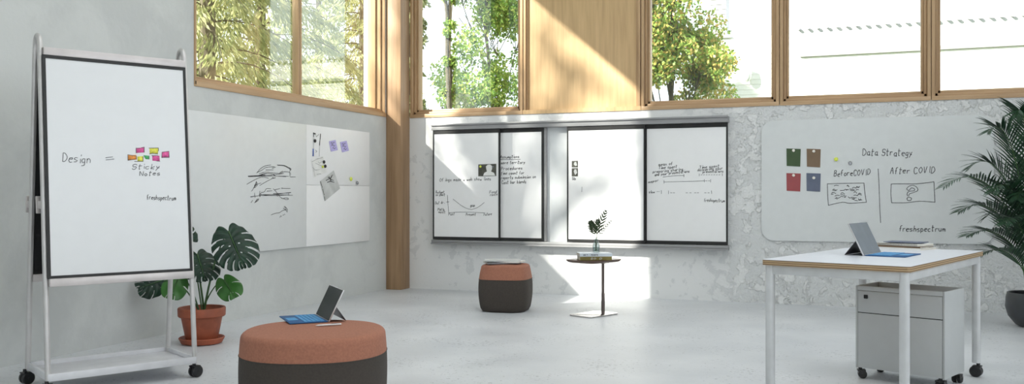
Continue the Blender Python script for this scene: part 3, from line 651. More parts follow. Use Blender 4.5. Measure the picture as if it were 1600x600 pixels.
magnet('grey magnet on the upper right corner of the bust print', pf(770.8, 260.8) + bn * 0.004, bn, M['magnet_grey'], .012)
for i, (y0, y1, lab) in enumerate(((251.5, 261.5, 'upper of the two tiny dark prints on the sunlit third sliding panel'), (263, 275.5, 'lower of the two tiny dark prints on the sunlit third sliding panel'))):
    o = sheet('small_print', lab, 'picture', [(893.5, y0), (903, y0 - .3), (903, y1), (893.5, y1)], pf, bn, M['photo_dark'], 'tiny dark prints on the third sliding panel')
    patch(o, [(896.5, y0 + 5), (898, y0 + 1.5), (900.5, y0 + 1.5), (902, y0 + 7), (899, y1 - 2)], pf, bn, M['paper_grey'], 'printed_figure')
ink(text_px('Site', 894, 281, 900, 281, 4) + [[(909, 300), (909.3, 292)]], pf, bn, 0.004, 'handwriting', M['ink_soft'], p3_)

# ================================================================== RIGHT WALL BOARD
YW = YB - 0.022
A = on_back(1190, 190, YW); B = on_back(1553, 180, YW)
zt2, zb2 = 1.91, 0.66; W2 = B.x - A.x; H2 = zt2 - zb2
rb = thing('wall_whiteboard', 'frameless grey whiteboard with rounded corners headed Data Strategy, back wall', 'whiteboard', ((A.x + B.x) / 2, YB, zb2))
mm = Matrix.Translation((0, 0, H2 / 2)) @ Matrix.Rotation(R(90), 4, 'X')
MB().prism(rrect(W2, H2, 0.12, 10), 0.0, 0.022, mm).build('board_panel', M['skin_right'], rb)
pr = lambda x, y: on_back(x, y, YW)
S = text_px('Data Strategy', 1348, 243, 1427, 243, 10) + text_px('BeforeCOVID', 1303, 275.5, 1361, 273, 8.5) + text_px('After COVID', 1391, 271.5, 1462, 270, 9.5) + text_px('freshspectrum', 1405, 361, 1479, 361.5, 8.5)
def zC(pts): return smooth([(1160 + a / 2.5, 160 + b / 2.5) for a, b in pts], 3)
S += [zC([(530, 260), (534, 330), (536, 400), (540, 470)])]
S += [zC([(332, 318), (400, 316), (475, 315)]), zC([(475, 315), (478, 350), (484, 390)]), zC([(484, 390), (420, 394), (390, 390), (336, 402)]), zC([(336, 402), (333, 360), (332, 318)])]
S += [zC([(582, 322), (590, 318), (680, 318), (748, 310)]), zC([(748, 310), (750, 350), (752, 390)]), zC([(752, 390), (690, 386), (640, 392), (583, 392)]), zC([(583, 392), (580, 360), (581, 322)])]
S += [zC([(641, 338), (650, 328), (668, 324), (683, 334), (684, 345), (668, 352), (652, 358), (650, 366)]), zC([(641, 338), (650, 344), (660, 334), (672, 338), (670, 345), (650, 348), (643, 358), (646, 366)]), zC([(650, 370), (660, 374), (657, 383), (645, 382), (643, 374), (650, 370)])]
r5 = random.Random(5)
for i in range(34):
    x = r5.uniform(345, 455); y = r5.uniform(326, 384); w_ = r5.uniform(6, 18)
    S.append(zC([(x, y), (x + w_ * .4, y + r5.uniform(-5, 5)), (x + w_, y + r5.uniform(-3, 3))]))
ink(S, pr, bn, 0.006, 'handwriting', M['ink_soft'], rb)
for (x0, y0, x1, y1, m, lab, mx, my) in ((172, 180, 228, 250, 'green_card', 'dark green card under a cream magnet, top left of four', 200, 188), (251, 181, 306, 253, 'brown_card', 'brown card under a cream magnet, top right of four', 279, 191),
        (172, 276, 228, 347, 'red_card', 'dusty red card under a cream magnet, bottom left of four', 200, 285), (250, 276, 306, 348, 'blue_card', 'slate blue card under a cream magnet, bottom right of four', 279, 295)):
    q4 = [(1160 + a / 2.5, 160 + b / 2.5) for a, b in ((x0, y0), (x1, y0 + 2), (x1 - 2, y1 + 1), (x0 + 1, y1 - 2))]
    sheet('colour_card', lab, 'card', q4, pr, bn, M[m], 'coloured cards on the right whiteboard', 0.002)
    magnet('cream magnet holding the %s card' % m.split('_')[0], pr(1160 + mx / 2.5, 160 + my / 2.5) + bn * 0.0038, bn, M['magnet_white'], .015)
magnet('yellow magnet left of the words Data Strategy', pr(1160 + 366 / 2.5, 160 + 222 / 2.5) + bn * 0.001, bn, M['magnet_yellow'], .02)
magnet('steel magnet right of the yellow one, above the words Before COVID', pr(1160 + 421 / 2.5, 160 + 237 / 2.5) + bn * 0.001, bn, M['magnet_grey'], .018)

# ================================================================== CASTER
def caster(parent, x, y, r=0.034, ang=0.0, top=0.085, nm='caster'):
    m = Matrix.Translation((x, y, 0)) @ Matrix.Rotation(ang, 4, 'Z')
    c = MB()
    for s_ in (-1, 1):
        rings = [[m @ Vector((r * rr * math.cos(a), s_ * yy, r + r * rr * math.sin(a))) for a in [k * math.pi / 12 for k in range(24)]] for rr, yy in ((0.75, .004), (1, .006), (1, .022), (0.85, .027), (.3, .028))]
        c.loft(rings)
    o = c.build(nm, M['rubber'], parent)
    h = MB(); h.tube([m @ Vector((-0.012, 0, r)), m @ Vector((-0.012, 0, top))], 0.011, 10)
    h.box(-0.03, 0.018, -0.026, 0.026, r * 1.75, r * 1.75 + 0.008, m)
    h.tube([m @ Vector((0, -0.03, r)), m @ Vector((0, 0.03, r))], 0.008, 8)
    h.build('bracket', M['rubber'], o)
    return o

# ================================================================== ROLLING EASEL
ec = from_cam(-2.457, 5.50)
ea = math.atan2(.656, .755) + YAW
es = thing('rolling_whiteboard', 'double-sided rolling whiteboard on an A-shaped silver frame at the left', 'whiteboard', ec, ea)
HW = 0.42
def yf(z): return -0.24 + 0.095 * z
for s_ in (-1, 1):
    P = [Vector((s_ * HW, yf(z), z)) for z in (0.085, 0.6, 1.2, 1.98)]
    yt = abs(yf(1.99))
    P += [Vector((s_ * HW, -yt * math.cos(a), 1.99 + 0.085 * math.sin(a))) for a in [k * math.pi / 10 for k in range(11)]]
    P += [Vector((s_ * HW, -yf(z), z)) for z in (1.98, 1.2, 0.6, 0.085)]
    MB().tube(P, 0.0155, 14, flat=1.0).build('side_frame', M['silver'], es)
def epanel(side):
    # side -1 front (towards the room), +1 rear
    def q(x, z, off): return Vector((x, (-1 if side > 0 else 1) * yf(z) + side * off, z))
    def slab(mb, x0, x1, z0, z1, o0, o1):
        return mb.add([q(x0, z0, o0), q(x1, z0, o0), q(x1, z1, o0), q(x0, z1, o0), q(x0, z0, o1), q(x1, z0, o1), q(x1, z1, o1), q(x0, z1, o1)], [(0, 3, 2, 1), (4, 5, 6, 7), (0, 1, 5, 4), (1, 2, 6, 5), (2, 3, 7, 6), (3, 0, 4, 7)])
    z0, z1, xw = 0.665, 1.955, 0.415
    face = slab(MB(), -xw + 0.016, xw - 0.016, z0 + 0.016, z1 - 0.016, 0.016, 0.030).build('board_panel', M['board_easel'], es)
    b = MB(); slab(b, -xw, -xw + 0.016, z0, z1, 0.0, 0.033); slab(b, xw - 0.016, xw, z0, z1, 0.0, 0.033); slab(b, -xw + .016, xw - .016, z0, z0 + 0.016, 0.0, 0.033); slab(b, -xw + .016, xw - .016, z1 - 0.02, z1, 0.0, 0.033)
    b.build('black_border', M['black'], face)
    slab(MB(), -xw + 0.016, xw - 0.016, z0 + 0.016, z1 - 0.02, -0.004, 0.016).build('black_backing', M['black_felt'], face)
    slab(MB(), -HW + 0.012, HW - 0.005, z1, z1 + 0.045, -0.012, 0.034).build('top_rail', M['silver_warm'], es, bevel=0.003)
    slab(MB(), -HW + 0.012, HW + 0.0, z0 - 0.045, z0, -0.02, 0.045).build('bottom_rail', M['silver_warm'], es, bevel=0.003)
    for s_ in (-1, 1):
        oa, ob, oc = (-0.012, -0.085, -0.10) if side < 0 else (0.012, 0.045, 0.06)
        c = MB(); slab(c, s_ * HW - 0.014, s_ * HW + 0.014, 1.062, 1.108, oa, ob); slab(c, s_ * HW - 0.02, s_ * HW + 0.02, 1.035, 1.135, ob, oc)
        c.build('clamp', M['silver_warm'], es, bevel=0.003)
    return face, q
face, q = epanel(-1)
epanel(1)
Mw = Matrix.Translation(ec) @ Matrix.Rotation(ea, 4, 'Z')
e0 = Mw @ q(0, 1.0, 0.030); e1 = Mw @ q(1, 1.0, 0.030); e2 = Mw @ q(0, 2.0, 0.030)
en = (e1 - e0).cross(e2 - e0).normalized()
if en.dot(EYE - e0) < 0: en = -en
pe = lambda x, y: on_plane(x, y, e0, en)
S = text_px('Design', 98, 253, 144, 255, 13) + [[(165, 246.5), (176, 245)], [(165.5, 250), (178, 248.5)]] + text_px('Sticky', 206, 264.5, 252, 263.5, 7.5) + text_px('Notes', 218, 274.5, 252, 273.5, 6.5)
S += text_px('freshspectrum', 229.5, 311, 276, 313, 7)
def zE(pts): return [(80 + a / 4.614, 200 + b / 4.614) for a, b in pts]
notes = [((612, 145), (670, 140), (672, 176), (614, 180), 'pinkmark'), ((708, 148), (772, 144), (770, 184), (710, 186), 'yellowmark'), ((796, 174), (848, 170), (850, 212), (798, 213), 'pinkmark'),
         ((553, 196), (612, 194), (616, 228), (555, 232), 'orangemark'), ((620, 206), (662, 203), (664, 240), (622, 242), 'yellowmark'), ((664, 196), (706, 200), (704, 226), (680, 224), 'greenmark'), ((728, 202), (780, 200), (782, 238), (730, 236), 'pinkmark')]
einv = inv_of(es)
for a, b, c, d, m in notes:
    P = [einv @ (pe(*z) + en * 0.0008) for z in zE([a, b, c, d])]
    MB().add(P, [(0, 1, 2, 3)]).build('drawn_note', M[m], face, solid=0.0004)
for a in ([(612, 180), (612, 145), (640, 148)], [(650, 142), (670, 138), (670, 176)], [(704, 145), (772, 144), (773, 165)], [(708, 188), (730, 183), (768, 188)], [(798, 180), (797, 213), (850, 212), (848, 168), (800, 174)], [(552, 192), (553, 233), (600, 226)], [(556, 193), (614, 203), (614, 225)], [(600, 241), (662, 241), (662, 205)], [(706, 202), (706, 225)], [(724, 198), (770, 200)], [(760, 238), (784, 240)]):
    S.append(zE(a))
ink(S, pe, en, 0.0032, 'handwriting', M['ink_soft'], face)
# bottom shelf tray
zt0 = 0.095; yq = 0.235
tr = MB().box(-HW + 0.01, HW - 0.01, -yq, yq, zt0, zt0 + 0.008)
tr.box(-HW - 0.005, HW + 0.005, -yq - 0.012, -yq, zt0 - 0.008, zt0 + 0.034).box(-HW - 0.005, HW + 0.005, yq, yq + 0.012, zt0 - 0.008, zt0 + 0.034)
tr.box(-HW - 0.005, -HW + 0.01, -yq, yq, zt0 - 0.008, zt0 + 0.034).box(HW - 0.01, HW + 0.005, -yq, yq, zt0 - 0.008, zt0 + 0.034)
tr.build('shelf_tray', M['tray'], es, bevel=0.002)
for sx in (-1, 1):
    for sy in (-1, 1): caster(es, sx * (HW + 0.005), sy * 0.232, 0.038, R(25 * sx * sy + 40), 0.092)

# ================================================================== POUFS
def superring(rx, ry, z, n, seg=72):
    out = []
    for k in range(seg):
        a = 2 * math.pi * k / seg; c, s_ = math.cos(a), math.sin(a)
        out.append(Vector((rx * math.copysign(abs(c) ** (2 / n), c), ry * math.copysign(abs(s_) ** (2 / n), s_), z)))
    return out
def pouf(name, label, loc, rz, rx, ry, h, zs, n, bulge, top_in):
    t = thing(name, label, 'pouf', loc, rz)
    def f(z): u = z / h; return 1 - bulge * (2 * u - 0.95) ** 2 - (0.05 * max(0, 0.08 - u) / 0.08)
    def pr_(zs_): return [superring(rx * f(z), ry * f(z), z, n) for z in zs_]
    zz_ = [0.004 + (zs - 0.006) * i / 10 for i in range(11)]
    MB().loft([superring(rx * f(0) * 0.94, ry * f(0) * 0.94, 0, n)] + pr_(zz_)).build('base', M['brown'], t, angle=60)
    rr = top_in; rings = [superring(rx * f(zs) * 0.97, ry * f(zs) * 0.97, zs - 0.004, n)] + pr_([zs + (h - rr - zs) * i / 5 for i in range(6)])
    for i in range(1, 7):
        a = i / 6 * math.pi / 2; k = f(h - rr); rings.append(superring(rx * k - rr * (1 - math.cos(a)), ry * k - rr * (1 - math.cos(a)), h - rr + rr * math.sin(a), n))
    k = f(h - rr)
    for g, dz in ((0.85, 0.004), (0.5, 0.008), (0.15, 0.010)): rings.append(superring((rx * k - rr) * g, (ry * k - rr) * g, h + dz, n))
    c = MB().loft(rings).build('cushion', M['rust'], t, angle=60)
    sm = MB(); kk = f(zs) ; ring = superring(rx * kk + 0.0005, ry * kk + 0.0005, zs - 0.001, n, 72); sm.tube(ring + [ring[0], ring[1]], 0.0028, 6, cap=False); sm.build('seam', M['brown'], t)
    return t
pc = from_cam(-1.075, 4.86)
pouf('large_pouf', 'large oval pouf with a rust top and dark brown base', pc, YAW + R(4), 0.392, 0.39, 0.415, 0.295, 2.25, 0.03, 0.035)
sc_ = from_cam(-0.062, 8.82)
pouf('small_pouf', 'small rounded square pouf with a rust top carrying magazines', sc_, YAW + R(-14), 0.252, 0.252, 0.455, 0.315, 3.4, 0.12, 0.03)

# ================================================================== TABLET COMPUTERS
def tablet(label, base, rz, ztab, height, lean, kick, Lw, kb_d, screen, mirror=1, kbw=0.985):
    """x axis along the hinge, +y towards the keyboard"""
    t = thing('tablet_computer', label, 'tablet', (base.x, base.y, ztab), rz)
    def bar(mb, p, q_, w0, w1, th):
        # slab between two points of the y-z plane, spanning x w0..w1
        d = Vector((0, q_[0] - p[0], q_[1] - p[1])).normalized(); n = Vector((0, -d.z, d.y)) * th
        P = Vector((0, *p)); Q = Vector((0, *q_)); X0, X1 = Vector((w0, 0, 0)), Vector((w1, 0, 0))
        return mb.add([P + X0, P + X1, Q + X1, Q + X0, P + X0 + n, P + X1 + n, Q + X1 + n, Q + X0 + n], [(0, 3, 2, 1), (4, 5, 6, 7), (0, 1, 5, 4), (1, 2, 6, 5), (2, 3, 7, 6), (3, 0, 4, 7)])
    b = bar(MB(), (0, 0.003), (-lean, height), 0, Lw, 0.008).build('body', M['tablet'], t, bevel=0.002)
    d = Vector((0, -lean, height)).normalized(); n = Vector((0, d.z, -d.y)) 
    e = 0.004
    P0 = Vector((0, 0, 0.003)) ; c = lambda x, u: P0 + Vector((x, 0, 0)) + d * u + n * 0.0
    hh = Vector((0, -lean, height - 0.003)).length
    # the screen lies on the keyboard side
    pts = [c(e, e), c(Lw - e, e), c(Lw - e, hh - e), c(e, hh - e)]
    MB().add([p + n * 0.0006 for p in pts] + [p - n * 0.001 for p in pts], [(0, 1, 2, 3), (7, 6, 5, 4), (0, 4, 5, 1), (1, 5, 6, 2), (2, 6, 7, 3), (3, 7, 4, 0)]).build('screen', M[screen], t)
    bar(MB(), (-kick, 0.001), (-lean * 0.45 - 0.004, height * 0.46), 0.004, Lw - 0.004, 0.003).build('kickstand', M['stand'], t)
    kb = MB().box(0.0, Lw * kbw, 0.004, kb_d, 0.0, 0.006).build('keyboard', M['blue_board'], t, bevel=0.002)
    ky = MB(); rows = 5; cols = 13; x0, x1 = 0.014, Lw * kbw - 0.014; y0_, y1_ = 0.018, kb_d * 0.62
    for r_ in range(rows):
        for k in range(cols):
            if r_ == rows - 1 and 3 < k < 9: continue
            a = x0 + (x1 - x0) * k / cols; b2 = x0 + (x1 - x0) * (k + 1) / cols; cc = y0_ + (y1_ - y0_) * r_ / rows; dd = y0_ + (y1_ - y0_) * (r_ + 1) / rows
            ky.box(a + .002, b2 - .002, cc + .002, dd - .002, 0.006, 0.0085)
    ky.box(x0 + (x1 - x0) * 4 / cols + .002, x0 + (x1 - x0) * 9 / cols - .002, y1_ - (y1_ - y0_) / rows + .002, y1_ - .002, 0.006, 0.0085)
    ky.build('keys', M['blue_key'], kb)
    MB().box(Lw * 0.33, Lw * 0.66, kb_d * 0.68, kb_d * 0.94, 0.006, 0.0072).build('touchpad', M['blue_key'], kb)
    return t
# on the large pouf: hinge from near end (513,504) going away, keyboard to the left
nb = from_cam(-1.035, 5.04); hd = Vector((-.42, .907)); ang = math.atan2(hd.y, hd.x) + YAW       # hinge direction in the room
tablet('small tablet computer with black screen and blue keyboard on the large pouf', Vector((nb.x, nb.y, 0)), ang, 0.4255, 0.178, 0.085, 0.10, 0.33, 0.215, 'screen')
# pen on the pouf
def pen(label, a, b, z):
    c = (a + b) / 2; t = thing('pen', label, 'pen', (c.x, c.y, z)); A_ = a - c; B_ = b - c; A_.z = B_.z = 0.005
    MB().tube([A_, A_.lerp(B_, .08), A_.lerp(B_, .1), B_], 0, 12, rad=[0.001, 0.0042, 0.0052, 0.0052]).build('barrel', M['tablet'], t)
    MB().tube([A_.lerp(B_, .62) + Vector((0, 0, .005)), A_.lerp(B_, .96) + Vector((0, 0, .005))], 0.0018, 6).build('clip', M['stand'], t)
    return t
pen('silver pen lying beside the tablet on the large pouf', on_floor(493, 510.5, .426), on_floor(533, 508, .426), 0.4265)

# ================================================================== MAGAZINES AND BOOKS
def booklet(name, label, cat, loc, rz, w_, d_, h_, cover, pages='paper_cream', group=None, spine=True, letters=None):
    t = thing(name, label, cat, loc, rz, group)
    c = 0.0016 if h_ < 0.02 else 0.0025
    cv = MB().box(-w_ / 2, w_ / 2, -d_ / 2, d_ / 2, 0, c).box(-w_ / 2, w_ / 2, -d_ / 2, d_ / 2, h_ - c, h_)
    if spine: cv.box(-w_ / 2, w_ / 2, -d_ / 2, -d_ / 2 + c, c, h_ - c)
    cv.build('cover', M[cover], t)
    MB().box(-w_ / 2 + .003, w_ / 2 - .003, -d_ / 2 + (c if spine else .002), d_ / 2 - .003, c, h_ - c).build('pages', M[pages], t)
    return t
zt_s = 0.466
cS = from_cam(-0.10, 8.80)
booklet('magazine', 'grey magazine at the bottom of the pile on the small pouf', 'magazine', (cS.x, cS.y, zt_s), YAW + R(14), 0.33, 0.235, 0.012, 'dark_cover', group='magazines on the small pouf')
c2 = from_cam(-0.06, 8.80)
booklet('magazine', 'white magazine in the middle of the pile on the small pouf', 'magazine', (c2.x, c2.y, zt_s + .0122), YAW + R(-20), 0.33, 0.23, 0.012, 'paper', group='magazines on the small pouf')
c2 = from_cam(-0.095, 8.79)
booklet('magazine', 'open-topped pale magazine on top of the pile on the small pouf', 'magazine', (c2.x, c2.y, zt_s + .0244), YAW + R(3), 0.35, 0.22, 0.010, 'paper_grey', group='magazines on the small pouf')

# ================================================================== SIDE TABLE
tc_ = from_cam(0.776, 8.47); ta = R(44) + YAW
stb = thing('side_table', 'small side table with a dark top on a slim off-centre pole', 'table', tc_, ta)
zT = 0.528
top = MB(); ro = rrect(0.47, 0.36, 0.07, 8)
rings = []
for k_, z in ((0.80, zT - 0.030), (0.93, zT - 0.022), (0.995, zT - 0.007), (1.0, zT), (0.985, zT), (0.9, zT - 0.003), (0.3, zT - 0.003)):
    rings.append([Vector((x * k_, y * k_, z)) for x, y in ro])
MB().loft(rings).build('tabletop', M['walnut'], stb, angle=30)
pxl, pyl = 0.075, -0.05
MB().lathe([(0.016, 0.012), (0.0175, 0.02), (0.0165, 0.20), (0.0145, 0.21), (0.0145, zT - 0.03)], 20, (pxl, pyl, 0)).build('pole', M['bronze'], stb)
MB().prism(rrect(0.43, 0.28, 0.05, 8), 0.0, 0.012).build('base_plate', M['chrome'], stb, bevel=0.003)
MB().prism(rrect(0.10, 0.08, 0.02, 4), zT - 0.04, zT - 0.028, Matrix.Translation((pxl, pyl, 0))).build('mounting_plate', M['bronze'], stb)
bc = from_cam(0.775, 8.43)
ba = YAW + R(5)
zt0b = zT
b1 = booklet('book', 'olive and gold hardback lying at the bottom on the side table', 'book', (bc.x, bc.y, zt0b), ba, 0.30, 0.20, 0.034, 'olive_cover', group='books on the side table')
b2c = from_cam(0.775, 8.435)
b2 = booklet('book', 'pale blue-white hardback lying on the olive book under the vase', 'book', (b2c.x, b2c.y, zt0b + .0342), ba, 0.305, 0.205, 0.030, 'white_cover', group='books on the side table')
def spine_text(b, s, d_, h_, m, x0, x1, hh):
    mb = MB(); st = text_px(s, 0, 0, 100, 0, 1)
    o_ = []
    for stt in st:
        P = [Vector((x0 + (x1 - x0) * p[0] / 100, -d_ / 2 - 0.0006, h_ / 2 - hh / 2 - p[1] * hh)) for p in stt]
        for a, c in zip(P, P[1:]):
            d = c - a
            if d.length < 1e-6: continue
            d.normalize(); sv = d.cross(Vector((0, 1, 0))) * 0.0016
            mb.add([a - sv, c - sv, c + sv, a + sv], [(0, 1, 2, 3)])
    mb.build('spine_lettering', M[m], b, solid=0.0003)
spine_text(b2, 'ON THE POINTS', .205, .030, 'ink', -0.12, 0.02, 0.010)
spine_text(b1, 'BOLD', .20, .034, 'paper', -0.05, 0.06, 0.014)
vb = at_depth(931.5, 392, 8.47)
zV = zT + .0646
vs = thing('glass_vase', 'small clear glass bottle vase half filled with water on the books', 'vase', (vb.x, vb.y, zV))
MB().lathe([(0.026, 0.0), (0.033, 0.004), (0.034, 0.06), (0.031, 0.078), (0.022, 0.095), (0.022, 0.125), (0.025, 0.130), (0.0225, 0.130), (0.0195, 0.123), (0.0195, 0.096), (0.029, 0.076), (0.0315, 0.06), (0.0305, 0.007)], 28).build('glass_body', M['vase_glass'], vs)
MB().lathe([(0.029, 0.0075), (0.030, 0.058), (0.003, 0.0585)], 24).build('water', M['vase_glass'], vs)
# sprig
def frond(mb_r, mb_l, P, n_leaf, Lmax, W, droop, side, seed, start=0.15, twist=0.0, up=Vector((0, 0, 1)), rr=(0.004, 0.001), fk=1.0):
    r = random.Random(seed); n = len(P)
    mb_r.tube(P, 0, 6, rad=[rr[0] + (rr[1] - rr[0]) * i / (n - 1) for i in range(n)])
    for i in range(n_leaf):
        u = start + (1 - start) * i / (n_leaf - 1); f = u * (n - 1); k = min(n - 2, int(f)); p = P[k].lerp(P[k + 1], f - k); t = (P[k + 1] - P[k]).normalized()
        sv = t.cross(up)
        if sv.length < 0.1: sv = Vector((1, 0, 0))
        sv.normalize(); nv = sv.cross(t).normalized()
        L = Lmax * math.sin(math.pi * min(1, (0.16 + u * 0.80))) ** 0.7 * r.uniform(.88, 1.1) + Lmax * 0.1
        for s_ in (-1, 1):
            fw = (0.75 + 0.9 * u) * fk
            d = (sv * s_ + t * fw + nv * 0.28).normalized(); q0 = p; pts = []; m = 5
            for j in range(m + 1):
                w_ = W * (0.35, 0.9, 1.0, 0.8, 0.45, 0.03)[j]
                wv = d.cross(nv).normalized() * w_ / 2
                pts.append((q0 - wv, q0 + wv)); q0 = q0 + d * L / m
                d = (d + Vector((0, 0, -droop * (0.5 + j * 0.25))) / m + rv(r) * 0.03).normalized()
            vs_ = [x for a in pts for x in a]
            mb_l.add(vs_, [(2 * j, 2 * j + 1, 2 * j + 3, 2 * j + 2) for j in range(m)])
spg = thing('palm_sprig', 'small green palm sprig standing in the glass vase', 'plant', (vb.x, vb.y, zV + 0.01))
so = Vector((vb.x, vb.y, zV + 0.01)); fwd_off = {}
for i, (tx, ty, dd) in enumerate([(946, 331, 0.0), (923, 347, 0.02), (954, 346, -0.03), (934, 345, -0.02)]):
    e = at_depth(tx, ty, 8.47 + dd) - so; b0 = Vector((0.004 * (i - 1.5), 0, 0.0)); neck = Vector((0.003 * (i - 1.5), 0, 0.115))
    P = [b0, b0.lerp(neck, .5), neck] + [neck.lerp(e, k / 7) + Vector((0, 0, 0.012 * math.sin(math.pi * k / 7))) for k in range(1, 8)]
    a, b = MB(), MB(); frond(a, b, P, (7, 8, 7, 6)[i], 0.072 if i != 2 else 0.045, 0.015 if i != 2 else 0.008, 0.1, 0, 60 + i, 0.42, up=FWD, rr=(0.0024, 0.0015), fk=1.0)
    st_ = a.build('sprig_stalk', M['stem'], spg); b.build('leaflets', M['sprig'], st_, solid=0.0004)

# ================================================================== DESK
dc = from_cam(2.166, 5.255); da = math.atan2(.771, .637) + YAW
desk = thing('desk', 'white desk with plywood edge on slim white legs at the right', 'desk', dc, da)
DW, DD, DZ = 1.58, 0.77, 0.79
ps = rrect(DW, DD, 0.018, 4)
MB().prism(ps, DZ - 0.030, DZ - 0.002).build('plywood_edge', M['plywood'], desk)
MB().prism(rrect(DW - 0.001, DD - 0.001, 0.018, 4), DZ - 0.0019, DZ).build('tabletop', M['desk_top'], desk)
ap = MB(); a_ = 0.018; lx, ly = DW / 2 - 0.035, DD / 2 - 0.035; hz0, hz1 = DZ - 0.078, DZ - 0.031
ap.box(-lx, lx, -ly - a_, -ly + a_, hz0, hz1).box(-lx, lx, ly - a_, ly + a_, hz0, hz1).box(-lx - a_, -lx + a_, -ly + a_, ly - a_, hz0, hz1).box(lx - a_, lx + a_, -ly + a_, ly - a_, hz0, hz1)
ap.build('frame', M['white_metal'], desk, bevel=0.004)
for sx in (-1, 1):
    for sy in (-1, 1):
        lg = MB().prism(rrect(0.046, 0.046, 0.016, 4), 0.088, DZ - 0.0312, Matrix.Translation((sx * lx, sy * ly, 0))).build('leg', M['white_metal'], desk)
        caster(lg, sx * lx, sy * ly, 0.036, R(20 + 70 * sx), 0.09)
# pedestal
pd = from_cam(2.449, 5.508); pa = R(-44.7) + YAW
ped = thing('storage_pedestal', 'light grey steel two-drawer pedestal on casters under the desk', 'cabinet', pd, pa)
PW, PD, PZ0, PZ1 = 0.53, 0.33, 0.066, 0.577
bd = MB()
bd.box(-PW / 2, -PW / 2 + 0.012, -PD / 2, PD / 2, PZ0, PZ1).box(PW / 2 - 0.012, PW / 2, -PD / 2, PD / 2, PZ0, PZ1)
bd.box(-PW / 2 + .012, PW / 2 - .012, PD / 2 - 0.012, PD / 2, PZ0, PZ1).box(-PW / 2 + .012, PW / 2 - .012, -PD / 2 + 0.02, PD / 2 - 0.012, PZ0, PZ0 + 0.012)
bd.box(-PW / 2 + .012, PW / 2 - .012, -PD / 2 + 0.0, -PD / 2 + 0.012, PZ1 - 0.028, PZ1)
bd.build('body', M['pedestal'], ped, bevel=0.0025)
MB().box(-PW / 2 + .0125, PW / 2 - .0125, -PD / 2 + .0125, PD / 2 - .0125, PZ1 - 0.055, PZ1 - 0.045).build('top_tray', M['pedestal_in'], ped)
zd = PZ1 - 0.165
d1 = MB().box(-PW / 2 + .014, PW / 2 - .014, -PD / 2, -PD / 2 + 0.016, zd + 0.002, PZ1 - 0.031).build('drawer', M['pedestal'], ped, bevel=0.0015)
d2 = MB().box(-PW / 2 + .014, PW / 2 - .014, -PD / 2, -PD / 2 + 0.016, PZ0 + 0.003, zd - 0.003).build('drawer', M['pedestal'], ped, bevel=0.0015)
MB().box(-PW / 2 + .014, PW / 2 - .014, -PD / 2 + 0.003, -PD / 2 + 0.02, zd - 0.004, zd + 0.003).build('drawer_gap', M['black'], d2)
MB().prism(rrect(0.024, 0.024, 0.004, 3), 0, 0.004, Matrix.Translation((-PW / 2 + 0.065, -PD / 2, PZ1 - 0.065)) @ Matrix.Rotation(R(90), 4, 'X')).build('lock', M['black'], d1)
for sx in (-1, 1):
    for sy in (-1, 1): caster(ped, sx * (PW / 2 - 0.03), sy * (PD / 2 - 0.03), 0.026, R(60 + 30 * sx), 0.066)

# tablet on the desk
tb = from_cam(2.031, 5.155); ang = math.atan2(.785, .62) + YAW
# hinge runs from the near end away; keyboard lies to the right: mirror by starting at the far end
far = from_cam(2.031 + .62 * .34, 5.155 + .785 * .34)
tablet('tablet computer with grey screen and bright blue keyboard standing on the desk', Vector((far.x, far.y, 0)), ang + math.pi, DZ, 0.188, 0.088, 0.11, 0.34, 0.225, 'screen_lit')
# notebooks on the desk
nc = from_cam(2.56, 5.83); na = R(-50) + YAW
def notebook(label, loc, rz, w_, d_, h_, cover, group):
    t = booklet('notebook', label, 'notebook', loc, rz, w_, d_, h_, cover, group=group, spine=False)
    sp = MB()
    n = 26
    for i in range(n):
        x = -w_ / 2 + 0.012 + (w_ - 0.024) * i / (n - 1)
        sp.tube([Vector((x, -d_ / 2 + 0.002 + (h_ * .62) * math.cos(a), h_ / 2 + (h_ * .62) * math.sin(a))) for a in [k * 2 * math.pi / 10 for k in range(11)]], 0.0009, 5, cap=False)
    sp.build('spiral_binding', M['stand'], t); return t
g = 'notebooks on the desk'
booklet('book', 'thin pale book at the bottom of the pile behind the desk tablet', 'book', (nc.x, nc.y, DZ), na, 0.32, 0.22, 0.012, 'paper', group=g)
booklet('book', 'tan-edged book in the middle of the pile behind the desk tablet', 'book', (nc.x, nc.y, DZ + .0122), na + R(3), 0.29, 0.21, 0.010, 'brown_card', group=g)
notebook('spiral-bound notebook near the top of the pile behind the desk tablet', (nc.x, nc.y, DZ + .0245), na - R(2), 0.29, 0.20, 0.013, 'paper', g)
booklet('magazine', 'slim dark-printed magazine on top of the notebooks on the desk', 'magazine', (nc.x + .01, nc.y + .01, DZ + .0425), na + R(8), 0.23, 0.17, 0.004, 'blue_card', 'paper', group=g)

# ================================================================== MONSTERA
mc = from_cam(-2.385, 6.87)
mp = thing('terracotta_pot', 'terracotta flower pot on a saucer holding the monstera', 'plant pot', (mc.x, mc.y, 0.0))
MB().lathe([(0.11, 0.001), (0.15, 0.006), (0.17, 0.045), (0.165, 0.050), (0.155, 0.044), (0.135, 0.014), (0.02, 0.012)], 48).build('saucer', M['terracotta'], mp)
MB().lathe([(0.02, 0.014), (0.105, 0.014), (0.118, 0.03), (0.152, 0.205), (0.168, 0.208), (0.175, 0.215), (0.177, 0.270), (0.172, 0.278), (0.160, 0.276), (0.157, 0.262), (0.145, 0.24)], 56, cap=False).build('pot_body', M['terracotta'], mp)
MB().lathe([(0.02, 0.236), (0.10, 0.24), (0.146, 0.236), (0.146, 0.225), (0.02, 0.22)], 40).build('soil', M['soil'], mp)
mo = Vector((mc.x, mc.y, 0.24))
mon = thing('monstera_plant', 'monstera with split dark leaves growing beside the rolling whiteboard', 'plant', mo)
